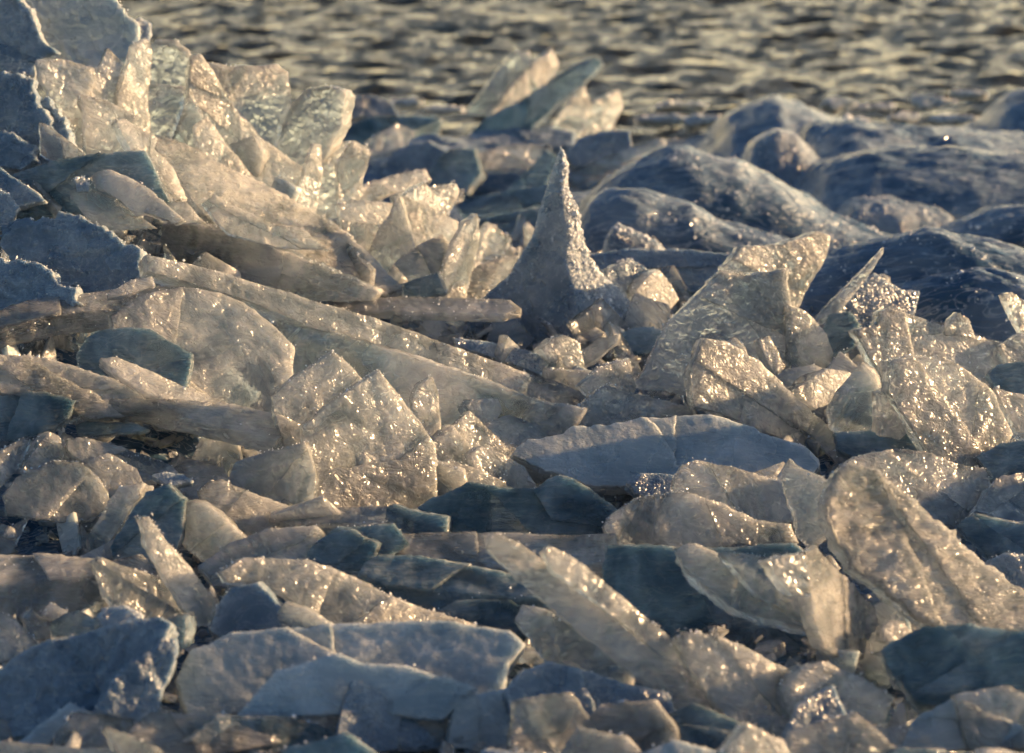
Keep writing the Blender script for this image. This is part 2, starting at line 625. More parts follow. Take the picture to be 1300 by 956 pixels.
def spire(name, label, cat, levels, d=0.0, mat='frost', deep=0.5, frost=1.0, anchor=None):
    """levels: (py, x left, x right) from tip to base; a leaning horn of ice with rounded, ribbed flanks"""
    seed = 777.3
    r = random.Random(5)
    yb, xl, xr = levels[-1]
    a = anchor or ((xl + xr) / 2, yb)
    A = hit(*a) - ray(*a).normalized() * d
    yc = A.y + 0.06
    L2 = []
    for (p, q) in zip(levels, levels[1:]):
        for k in range(5):
            t = k / 5
            L2.append(tuple(p[i] + (q[i] - p[i]) * t for i in range(3)))
    L2.append(levels[-1])
    base_z = A.z
    seg = 56
    verts, faces = [], []
    C = Vector((0, yc, base_z))
    C.x = ((ORI + ray(*a) * (yc / ray(*a).y))).x
    for li, (py, l, rr) in enumerate(L2):
        dl, dr_ = ray(l, py), ray(rr, py)
        pl, pr = ORI + dl * (yc / dl.y), ORI + dr_ * (yc / dr_.y)
        mid = (pl + pr) / 2
        hw = (pr - pl).length / 2
        KN = [(-1.0, 0.12), (-0.45, -0.02), (0.30, -0.62), (0.72, -0.22), (1.0, 0.05), (0.45, 0.42), (-0.2, 0.5), (-0.75, 0.35)]
        for s in range(seg):
            f_ = s / seg * len(KN)
            i_ = int(f_)
            t_ = f_ - i_
            ax, ay = KN[i_]
            bx, by = KN[(i_ + 1) % len(KN)]
            qx, qy = ax + (bx - ax) * t_, ay + (by - ay) * t_
            kk = Vector((mid.x + qx * hw, yc + qy * hw * deep * 1.3, mid.z))
            amp = min(0.007, hw * 0.16)
            kk += Vector((qx, qy, 0.1)) * (fbm(Vector((kk.x, kk.y, kk.z * 0.5)), 30, 3) * amp + (abs(noise.noise(kk * 55)) - 0.2) * amp * (0.4 + max(0, qx)))
            verts.append(kk - C)
    for li in range(len(L2) - 1):
        for s in range(seg):
            t = (s + 1) % seg
            faces.append((li * seg + s, (li + 1) * seg + s, (li + 1) * seg + t, li * seg + t))
    tip = len(verts)
    verts.append(sum(verts[:seg], Vector()) / seg + Vector((0, 0, 0.012)))
    for s in range(seg):
        faces.append((tip, s, (s + 1) % seg))
    faces.append(tuple((len(L2) - 1) * seg + s for s in range(seg))[::-1])
    ob = link(name, verts, faces, mat, loc=C, smooth=[True] * len(faces))
    tag(ob, label, cat)
    fv, ff = [], []
    nfl = (len(L2) - 1) * seg
    for _ in range(int(5200 * frost)):
        f = faces[r.randrange(nfl)]
        s = f[0] % seg
        th = (s + .5) / seg * math.tau
        # heavier on the right flank, which carries the rime
        qx_ = verts[f[0]].x - sum(verts[f[0] - s + j].x for j in range(0, seg, 7)) / 8
        sidef = (s / seg * 8)
        if r.random() > (0.95 if 2.0 < sidef < 4.6 else 0.06):
            continue
        a_, b_, c_ = verts[f[0]], verts[f[1]], verts[f[3]]
        p = a_ + (b_ - a_) * r.random() + (c_ - a_) * r.random()
        octa(fv, ff, p + Vector((r.uniform(0, .004), -r.uniform(0, .003), 0)), min(0.006, 0.0015 * math.exp(abs(r.gauss(0, 0.55)))), r)
    link('frost_crust', fv, ff, 'crystal', parent=ob)['kind'] = 'stuff'
    return ob

ORD = ['first', 'second', 'third', 'fourth', 'fifth', 'sixth', 'seventh', 'eighth', 'ninth', 'tenth', 'eleventh', 'twelfth', 'thirteenth', 'fourteenth', 'fifteenth', 'sixteenth', 'seventeenth', 'eighteenth', 'nineteenth', 'twentieth', 'twenty-first', 'twenty-second', 'twenty-third']

# ------------------------------------------------------------------ the setting
def grid_sheet(name, xs, ys, fz, mat):
    v = [(x, y, fz(x, y)) for y in ys for x in xs]
    k = len(xs)
    f = [(j * k + i, j * k + i + 1, (j + 1) * k + i + 1, (j + 1) * k + i) for j in range(len(ys) - 1) for i in range(k - 1)]
    ob = link(name, v, f, mat, smooth=[True] * len(f))
    ob['kind'] = 'structure'
    return ob


def frange(a, b, s):
    n = int(round((b - a) / s))
    return [a + (b - a) * i / n for i in range(n + 1)]


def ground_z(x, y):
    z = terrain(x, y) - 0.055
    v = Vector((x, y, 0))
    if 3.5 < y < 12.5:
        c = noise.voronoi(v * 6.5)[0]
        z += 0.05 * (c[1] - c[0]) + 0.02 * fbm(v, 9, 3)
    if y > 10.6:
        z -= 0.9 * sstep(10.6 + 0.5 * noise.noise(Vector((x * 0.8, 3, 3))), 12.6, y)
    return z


gx = [-1500, -400, -80, -20, -8] + frange(-3.2, 3.2, 0.03) + [8, 20, 80, 400, 1500]
gy = [-60, -10, 0, 2.5] + frange(3.3, 12.8, 0.03) + [15, 20, 40, 100, 400, 2500]
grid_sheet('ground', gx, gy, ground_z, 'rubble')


def water_material():
    m = bpy.data.materials.new('rippled_water')
    m.use_nodes = True
    t = m.node_tree
    L = t.links.new
    bs = t.nodes['Principled BSDF']
    bs.inputs['Base Color'].default_value = (0.03, 0.028, 0.014, 1)
    bs.inputs['Roughness'].default_value = 0.06
    bs.inputs['IOR'].default_value = 1.33
    tc = nd(t, "ShaderNodeTexCoord")
    mp = nd(t, "ShaderNodeMapping")
    mp.inputs['Scale'].default_value = (1.0, 1.6, 1.0)
    L(tc.outputs['Object'], mp.inputs['Vector'])
    n1 = nd(t, "ShaderNodeTexNoise")
    n1.inputs['Scale'].default_value = 16.0
    n1.inputs['Detail'].default_value = 4
    L(mp.outputs[0], n1.inputs['Vector'])
    b = nd(t, "ShaderNodeBump")
    b.inputs['Strength'].default_value = 0.7
    b.inputs['Distance'].default_value = 0.04
    L(n1.outputs['Fac'], b.inputs['Height'])
    L(b.outputs[0], bs.inputs['Normal'])
    return m


M['water'] = water_material()


def water_z(x, y):
    z = -0.075
    if 10 < y < 24:
        v = Vector((x * 3.4, y * 5.6, 0))
        z += 0.036 * fbm(v, 0.9, 4) + 0.007 * math.sin(y * 15 + 9 * noise.noise(Vector((x * 1.6, y * 0.8, 4))) + x * 1.2)
    return z


grid_sheet('water', [-1500, -300, -60, -15] + frange(-6, 6, 0.04) + [15, 60, 300, 1500], frange(10.2, 21, 0.045) + [24, 30, 50, 100, 300, 1000, 2500], water_z, 'water')

# ------------------------------------------------------------------ rounded snowy ice on the left
S = 'ice chunk'
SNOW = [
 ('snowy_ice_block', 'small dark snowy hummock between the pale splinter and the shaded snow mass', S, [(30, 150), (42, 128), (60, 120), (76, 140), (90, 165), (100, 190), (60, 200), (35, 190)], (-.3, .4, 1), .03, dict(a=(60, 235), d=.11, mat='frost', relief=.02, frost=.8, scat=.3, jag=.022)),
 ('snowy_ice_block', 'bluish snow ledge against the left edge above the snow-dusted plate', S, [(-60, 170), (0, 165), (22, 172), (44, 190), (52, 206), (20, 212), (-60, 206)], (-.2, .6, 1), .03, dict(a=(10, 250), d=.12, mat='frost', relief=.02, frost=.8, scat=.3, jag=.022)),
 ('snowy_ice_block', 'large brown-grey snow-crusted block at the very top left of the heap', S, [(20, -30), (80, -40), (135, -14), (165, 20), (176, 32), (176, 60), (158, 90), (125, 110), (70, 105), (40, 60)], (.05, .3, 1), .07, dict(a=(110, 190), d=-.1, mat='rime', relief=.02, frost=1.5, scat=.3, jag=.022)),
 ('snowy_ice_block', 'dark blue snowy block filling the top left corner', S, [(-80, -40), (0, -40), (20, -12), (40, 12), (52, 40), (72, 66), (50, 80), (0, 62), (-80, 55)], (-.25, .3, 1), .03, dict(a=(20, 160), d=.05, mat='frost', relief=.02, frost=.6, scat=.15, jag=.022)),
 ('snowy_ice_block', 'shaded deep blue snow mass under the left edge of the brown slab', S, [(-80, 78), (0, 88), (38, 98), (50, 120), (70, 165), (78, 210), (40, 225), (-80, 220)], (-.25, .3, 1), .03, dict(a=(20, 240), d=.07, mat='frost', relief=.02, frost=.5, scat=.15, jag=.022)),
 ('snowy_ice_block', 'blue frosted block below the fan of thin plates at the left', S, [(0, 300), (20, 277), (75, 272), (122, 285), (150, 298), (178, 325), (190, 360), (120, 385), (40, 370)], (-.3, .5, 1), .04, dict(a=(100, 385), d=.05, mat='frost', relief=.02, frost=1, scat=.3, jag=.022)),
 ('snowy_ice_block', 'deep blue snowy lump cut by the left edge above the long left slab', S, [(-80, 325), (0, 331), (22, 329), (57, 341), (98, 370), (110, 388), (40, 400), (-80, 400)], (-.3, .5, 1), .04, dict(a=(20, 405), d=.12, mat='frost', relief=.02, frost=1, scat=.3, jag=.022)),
]

# ------------------------------------------------------------------ top left pile
PL, SH, SL, CH = 'ice plate', 'ice shard', 'ice slab', 'ice chunk'
D = [
 # name, label, category, outline, normal(right, up, toward), thickness, options
 ('ice_chunk', 'small frosted knob on top of the big block at the upper left skyline', CH, [(158, 35), (178, 22), (192, 30), (190, 52), (158, 55)], (0.2, .5, 1), .06, dict(a=(150, 160), mat='frost', d=.0)),
 ('ice_chunk', 'low snow crest catching light at the left edge above the dark blue snow', CH, [(-30, 50), (0, 55), (15, 58), (45, 72), (44, 96), (10, 90), (-30, 84)], (0.1, .6, 1), .08, dict(a=(20, 170), mat='frost', d=.04)),
 ('ice_plate', 'dull brown plate with ragged corner below the big snowy block', PL, [(46, 76), (57, 73), (88, 76), (120, 86), (122, 102), (112, 125), (116, 142), (116, 190), (85, 190), (73, 142), (57, 112), (50, 95)], (.1, .25, 1), .05, dict(a=(100, 200), d=.0, mat='ice')),
 ('ice_shard', 'narrow standing shard with glinting right side, third from the skyline left', SH, [(137, 61), (156, 80), (148, 108), (147, 150), (118, 150), (112, 115), (124, 88)], (.35, .2, 1), .03, dict(a=(130, 195), d=.02, scat=.8)),
 ('ice_shard', 'tall standing shard with crystal-covered right edge beside the arched block', SH, [(169, 56), (186, 51), (193, 64), (189, 112), (188, 175), (165, 165), (146, 150), (151, 108), (162, 81)], (.45, .15, 1), .035, dict(a=(170, 200), d=.05, frost=1.2, scat=.6)),
 ('ice_block', 'arched grey block with a snowy top between the tall shard and the fin', CH, [(191, 58), (200, 50), (222, 50), (240, 63), (244, 85), (238, 116), (216, 120), (190, 120)], (-.1, .3, 1), .07, dict(a=(215, 190), d=-.02, mat='ice', frost=1)),
 ('ice_block', 'square hammered block directly under the arched grey block', CH, [(187, 108), (237, 110), (236, 135), (222, 175), (203, 180), (186, 175)], (.15, .1, 1), .05, dict(a=(205, 200), d=.03, scat=.4)),
 ('ice_plate', 'wide back plate with rounded top corner at the right of the skyline', PL, [(265, 79), (291, 85), (352, 81), (366, 91), (370, 132), (359, 158), (345, 215), (300, 215), (280, 140), (270, 98)], (.1, .2, 1), .04, dict(a=(330, 245), d=-.06, frost=.9, scat=.2)),
 ('ice_plate', 'tall pointed fin with rimed right edge rising in front of the wide back plate', PL, [(243, 71), (252, 68), (267, 88), (278, 108), (294, 135), (322, 166), (345, 200), (300, 225), (270, 205), (250, 160), (238, 135), (240, 95)], (.35, .15, 1), .03, dict(a=(290, 240), d=.0, frost=1.6, scat=.15)),
 ('ice_block', 'dark-faced square block with frosty top standing furthest right on the skyline pile', CH, [(389, 113), (412, 110), (435, 115), (438, 122), (434, 160), (412, 200), (385, 235), (362, 225), (338, 185), (356, 152), (372, 130)], (-.55, .1, 1), .05, dict(a=(385, 262), d=.0, mat='ice', frost=1.2)),
 ('ice_shard', 'slim upright shard in front of the dark-faced square block', SH, [(399, 182), (408, 184), (410, 222), (399, 285), (372, 285), (385, 225)], (.5, .1, 1), .025, dict(a=(388, 295), d=.04)),
 ('ice_plate', 'leaning triangular plate at the centre of the upper left pile', PL, [(240, 118), (258, 150), (262, 190), (268, 215), (237, 205), (217, 180), (228, 150)], (-.3, .1, 1), .025, dict(a=(250, 225), d=.05)),
 ('ice_shard', 'bright narrow shard leaning left in front of the tall pointed fin', SH, [(247, 159), (264, 147), (288, 184), (330, 235), (300, 238), (259, 210), (250, 175)], (.3, .3, 1), .03, dict(a=(300, 245), d=.06, scat=.3)),
 ('ice_chunk', 'small dark wedge in the notch right of the bright narrow shard', CH, [(292, 184), (321, 172), (334, 193), (330, 225), (312, 225)], (-.4, 0, 1), .04, dict(a=(315, 240), d=.04, mat='clear')),
 ('ice_chunk', 'cracked wedge filling the gap left of the slim upright shard', CH, [(323, 172), (340, 181), (388, 214), (380, 260), (350, 262), (316, 230)], (.15, .3, 1), .05, dict(a=(350, 270), d=.05, scat=.3)),
 ('ice_chunk', 'crumbly crystal-topped chunk left of the tall standing shard', CH, [(102, 120), (125, 124), (146, 132), (175, 148), (168, 170), (172, 205), (142, 210), (110, 205), (108, 148)], (.1, .35, 1), .06, dict(a=(140, 220), d=.06, frost=1.5, scat=.5)),
 ('ice_chunk', 'frosted lump where the pile slopes down right of the square block', CH, [(406, 205), (420, 190), (430, 180), (450, 178), (470, 190), (466, 215), (450, 245), (432, 275), (398, 280)], (.2, .35, 1), .06, dict(a=(430, 285), d=.02, mat='ice', frost=1.3, scat=.4)),
 ('ice_plate', 'white-faced plate forming the upper end of the huge leaning slab', PL, [(147, 152), (158, 150), (172, 158), (200, 176), (196, 190), (218, 215), (238, 255), (214, 258), (190, 240), (168, 196), (155, 172)], (.5, .55, .8), .035, dict(a=(230, 290), d=.16, mat='clear', scat=.5, frost=1.4)),
 ('ice_slab', 'huge long slab leaning down to the right across the upper left pile', SL, [(192, 178), (206, 172), (235, 182), (290, 212), (330, 232), (385, 262), (425, 285), (465, 322), (512, 372), (490, 382), (400, 358), (330, 332), (280, 300), (250, 262), (222, 225), (203, 196)], (.42, .6, .8), .06, dict(a=(500, 378), d=.07, mat='streak', relief=.007, steps=.012, scat=.1, frost=.9)),
 ('ice_slab', 'darker layered slab tucked under the huge leaning slab', SL, [(205, 282), (235, 278), (285, 290), (330, 305), (400, 335), (480, 372), (470, 382), (400, 382), (300, 362), (235, 345), (205, 322)], (-.35, .15, 1), .06, dict(a=(400, 385), d=.12, mat='streak', steps=.01)),
 ('ice_plate', 'thin broken layer jutting from below the middle of the huge slab', PL, [(255, 258), (270, 248), (305, 267), (345, 285), (385, 292), (420, 318), (350, 314), (290, 296)], (.25, .45, 1), .02, dict(a=(350, 350), d=.17, mat='clear')),
 ('ice_plate', 'upper pale plate of the fan of thin plates at the left', PL, [(115, 225), (125, 217), (139, 215), (162, 223), (190, 240), (235, 280), (223, 284), (183, 270), (172, 272), (149, 252), (122, 240)], (-.2, .55, 1), .022, dict(a=(200, 310), d=.16, frost=1)),
 ('ice_plate', 'lower grey plate of the fan of thin plates at the left', PL, [(88, 243), (102, 237), (142, 250), (173, 270), (200, 290), (142, 295), (112, 278), (90, 252)], (-.1, .3, 1), .025, dict(a=(150, 320), d=.16, mat='clear')),
 ('ice_chunk', 'small clear chip at the right end of the fan of thin plates', CH, [(203, 253), (237, 257), (262, 283), (230, 284), (205, 266)], (.2, .4, 1), .02, dict(a=(230, 310), d=.19, mat='clear')),
 ('ice_chunk', 'tiny sparkling knob on the left tip of the fan of thin plates', CH, [(95, 228), (105, 225), (114, 233), (114, 244), (98, 243)], (.2, .3, 1), .03, dict(a=(110, 300), d=.2, mat='frost', scat=1, frost=2)),
 ('ice_slab', 'shaded blue-grey slab crossing behind the fan of thin plates', SL, [(0, 235), (27, 218), (68, 205), (135, 193), (185, 190), (215, 255), (100, 275), (0, 280)], (-.1, .4, 1), .06, dict(a=(100, 300), d=.1, mat='blue')),
 ('ice_shard', 'thin pale splinter poking up from the blue snow at the left', SH, [(50, 155), (60, 158), (97, 186), (108, 196), (70, 207), (52, 195)], (.2, .3, 1), .02, dict(a=(70, 250), d=.13, mat='clear')),
 ('ice_chunk', 'pinkish sunlit snow lump at the left edge above the blue frosted block', CH, [(-20, 236), (0, 240), (14, 250), (25, 263), (12, 288), (-20, 290)], (.2, .4, 1), .06, dict(a=(0, 320), d=.1, mat='frost', scat=1, frost=1.5)),
 ('ice_plate', 'blue snow-dusted plate at the left edge over the pinkish lump', PL, [(-20, 205), (0, 213), (20, 225), (45, 243), (58, 254), (20, 262), (-20, 250)], (-.1, .6, 1), .04, dict(a=(20, 290), d=.12, mat='frost')),
 # ---------------- centre back rubble
 ('ice_plate', 'frosty upright plate just right of the lump on the pile slope', PL, [(428, 205), (448, 180), (456, 186), (472, 194), (462, 220), (455, 262), (430, 262)], (.2, .2, 1), .03, dict(a=(445, 300), d=.0, frost=1.2)),
 ('ice_plate', 'flat plank-like plate pointing right behind the jumble left of the spike', PL, [(445, 240), (498, 222), (540, 214), (548, 228), (495, 247), (452, 262)], (0, .7, .8), .025, dict(a=(490, 300), d=.02, mat='ice', frost=1.2)),
 ('ice_chunk', 'crystal-rimmed chunk with bright right edge behind the jumble', CH, [(508, 252), (540, 230), (556, 250), (568, 272), (548, 300), (512, 280)], (.4, .2, 1), .05, dict(a=(540, 320), d=.0, frost=1.8, scat=.6)),
 ('ice_chunk', 'curled sparkling flake at the back right of the jumble', CH, [(547, 238), (562, 236), (579, 232), (583, 243), (570, 275), (555, 265)], (.4, .2, 1), .025, dict(a=(566, 320), d=-.05, frost=2, scat=.8)),
 ('ice_plate', 'smooth sloping pane in the middle of the jumble left of the spike', PL, [(498, 250), (511, 247), (545, 262), (582, 282), (578, 325), (530, 325), (505, 290)], (.4, .3, 1), .03, dict(a=(545, 345), d=.02, mat='clear')),
 ('ice_shard', 'steep pointed pane with dark face at the front of the jumble', SH, [(462, 330), (488, 280), (508, 247), (520, 288), (535, 345), (470, 350)], (-.2, .1, 1), .025, dict(a=(500, 362), d=.03, mat='ice')),
 ('ice_shard', 'tall blunt tablet leaning right, in front of the jumble left of the spike', SH, [(556, 385), (562, 345), (575, 310), (590, 282), (606, 271), (609, 278), (607, 308), (598, 350), (588, 390)], (.25, .1, 1), .035, dict(a=(572, 388), d=.03, frost=1.2)),
 ('ice_plate', 'broad flat pane at the upper left of the jumble', PL, [(428, 258), (450, 253), (500, 257), (490, 283), (468, 320), (440, 310)], (.1, .4, 1), .03, dict(a=(455, 345), d=.0)),
 ('ice_plate', 'crumpled ridge of ice ahead of the steep pointed pane', PL, [(490, 352), (505, 330), (540, 308), (562, 297), (572, 312), (562, 348), (510, 368)], (.2, .5, 1), .05, dict(a=(520, 375), d=.03, mat='streak', frost=1, scat=.4)),
 ('ice_chunk', 'dark glassy wedge at the foot of the blunt tablet', CH, [(505, 362), (555, 346), (566, 372), (520, 384)], (-.3, .3, 1), .04, dict(a=(530, 386), d=.06, mat='blue')),
 ('ice_plate', 'low glinting plate between the blunt tablet and the spike', PL, [(596, 345), (620, 330), (657, 325), (650, 355), (640, 385), (590, 385)], (.1, .5, 1), .05, dict(a=(615, 388), d=.0, mat='streak', scat=.5, frost=1)),
 ('ice_shard', 'tiny upright splinter just left of the spike', SH, [(650, 305), (655, 288), (661, 272), (667, 276), (665, 308)], (.3, .1, 1), .015, dict(a=(656, 310), d=-.02, frost=.6)),
 ('ice_chunk', 'small bright nub left of the tiny upright splinter', CH, [(612, 300), (620, 283), (628, 286), (650, 303), (640, 325), (610, 325)], (.2, .3, 1), .04, dict(a=(630, 325), d=.0, frost=1.4, scat=.5)),
 # ---------------- far group of shards
 ('ice_shard', 'leftmost blurred blade of the far fan of shards', SH, [(590, 145), (610, 118), (633, 88), (650, 68), (672, 66), (676, 88), (650, 115), (630, 150)], (-.1, .1, 1), .04, dict(a=(610, 185), mat='ice', frost=.8)),
 ('ice_shard', 'second blurred blade of the far fan of shards, bright on its right', SH, [(620, 150), (647, 108), (680, 78), (701, 62), (709, 80), (703, 100), (676, 122), (650, 155)], (.3, .1, 1), .04, dict(a=(640, 185), d=.05, mat='ice', frost=1, scat=.6)),
 ('ice_shard', 'longest purple-grey blade of the far fan, leaning far to the right', SH, [(588, 190), (600, 165), (620, 148), (667, 124), (718, 88), (755, 72), (765, 80), (741, 107), (707, 132), (680, 160), (655, 192)], (-.3, .3, 1), .05, dict(a=(620, 200), d=.12, mat='blue', frost=.8)),
 ('ice_plate', 'pale upright plate behind the long blade of the far fan', PL, [(690, 180), (718, 135), (741, 106), (750, 135), (738, 175), (720, 190)], (.2, .1, 1), .04, dict(a=(720, 192), d=.02)),
 ('ice_plate', 'golden square plate at the right end of the far fan', PL, [(730, 180), (745, 133), (768, 122), (786, 114), (791, 135), (778, 165), (765, 185)], (.4, .1, 1), .035, dict(a=(750, 190), d=.04, mat='ice')),
 ('ice_slab', 'flat slab at the foot of the far fan of shards', SL, [(595, 170), (640, 164), (700, 163), (730, 170), (728, 188), (640, 190), (600, 186)], (0, 1, .5), .06, dict(a=(660, 196), mat='frost', d=.14)),
 ('ice_slab', 'pale flat slab with a bright left end below the far fan', SL, [(604, 194), (640, 184), (700, 183), (700, 200), (670, 215), (612, 215)], (0, .5, 1), .06, dict(a=(650, 222), mat='ice', d=.05, frost=1)),
 ('ice_block', 'brown rounded block left of the far fan, at the water side', CH, [(485, 222), (498, 193), (520, 182), (545, 178), (572, 195), (560, 222), (520, 232)], (-.1, .3, 1), .12, dict(a=(520, 232), mat='frost')),
 ('ice_block', 'blue-shaded block right of the brown rounded block', CH, [(540, 222), (560, 198), (572, 189), (602, 189), (612, 220), (590, 245), (550, 245)], (-.2, .3, 1), .1, dict(a=(580, 245), mat='blue', frost=1)),
 ('ice_plate', 'blurred sloping plate at the waterline far left of the far fan', PL, [(460, 188), (480, 170), (504, 157), (528, 168), (510, 192), (470, 200)], (0, .4, 1), .06, dict(a=(490, 200), mat='ice')),
 ('ice_chunk', 'bright snowy hump at the waterline beside the upper left pile', CH, [(430, 140), (438, 125), (470, 120), (500, 130), (505, 145), (435, 152)], (.1, .6, 1), .15, dict(a=(470, 152), mat='frost')),
 ('ice_slab', 'dark blue ledge at the waterline below the bright snowy hump', SL, [(425, 180), (440, 158), (480, 147), (532, 146), (560, 150), (520, 170), (470, 186)], (-.1, .6, 1), .12, dict(a=(470, 186), mat='blue')),
 ('ice_plate', 'blue plate with a lit edge leaning against the flat slabs below the far fan', PL, [(640, 245), (694, 190), (712, 200), (690, 240)], (-.3, .3, 1), .04, dict(a=(665, 248), d=.1, mat='blue')),
 ('ice_slab', 'long pale turquoise plank behind the tip of the spike', SL, [(715, 226), (760, 200), (839, 175), (846, 183), (790, 208), (735, 236)], (-.2, .8, .8), .05, dict(a=(725, 240), d=.05, mat='clear')),
 ('ice_chunk', 'frosty lump behind the turquoise plank', CH, [(716, 196), (735, 175), (765, 166), (799, 166), (803, 192), (760, 205), (730, 212)], (.1, .4, 1), .12, dict(a=(760, 208), mat='frost', frost=1.4)),
 ('ice_slab', 'upper curved blue slab behind the spike on its left', SL, [(578, 258), (610, 248), (660, 240), (698, 236), (696, 256), (640, 270), (590, 274)], (0, .7, 1), .07, dict(a=(640, 285), mat='blue')),
 ('ice_slab', 'lower curved blue slab behind the spike on its left', SL, [(580, 290), (610, 277), (660, 268), (696, 262), (692, 288), (640, 300), (590, 305)], (0, .7, 1), .07, dict(a=(640, 308), mat='blue')),
]


# how far a piece that rests on its neighbours stands forward of them (metres)
PULL = {
    'small dark wedge in the notch': .12, 'dark plate between the two hollows': .10, 'upper pale plate of the fan': .16,
    'glassy plate behind the long pale': .05, 'crystal-rimmed chunk with bright': .3, 'curled sparkling flake': .2, 'shaded blue-grey slab crossing': -.03, 'thin pale splinter': .06, 'pinkish glinting piece': .2,
    'small frosted knob on top': -.06, 'frosty upright plate just right': .03, 'translucent olive underplate': .04, 'tiny upright splinter just left': .1, 'bright narrow shard leaning left': .09, 'narrow post of ice': .06,
    'warm crusty lump at the foot of the golden': .2, 'frosted lump where the pile': .03, 'small dark glassy block left': .10,
    'rounded crusty knob right': .08, 'dark olive corner': .06, 'smooth sloping pane': .04, 'blue plate with a lit edge leaning': .2,
    'blurred sloping plate at the waterline': .55, 'frosty lump behind the turquoise': .45, 'upper curved blue slab': .55,
    'lower curved blue slab': .14, 'flat slab at the foot of the far fan': .2, 'pale flat slab with a bright left end': .25,
    'right one of two long parallel': .06, 'left one of two long parallel': .06, 'shadowed stub behind': .06,
    'small sunlit bar': .08, 'huge long slab leaning': .03, 'dark blue ledge at the waterline': .3, 'dark ledge in the gap': .05,
    'small dark snowy hummock': .02, 'pale upright plate behind the long blade': .12, 'bluish rounded hump': .05,
}


def build(rows):
    for nme, lab, cat, px, n, th, o in rows:
        for key, dd in PULL.items():
            if lab.startswith(key):
                o['d'] = o.get('d', 0) + dd
        plate(nme, lab, cat, px, n, th, **o)


build(SNOW)
build(D)

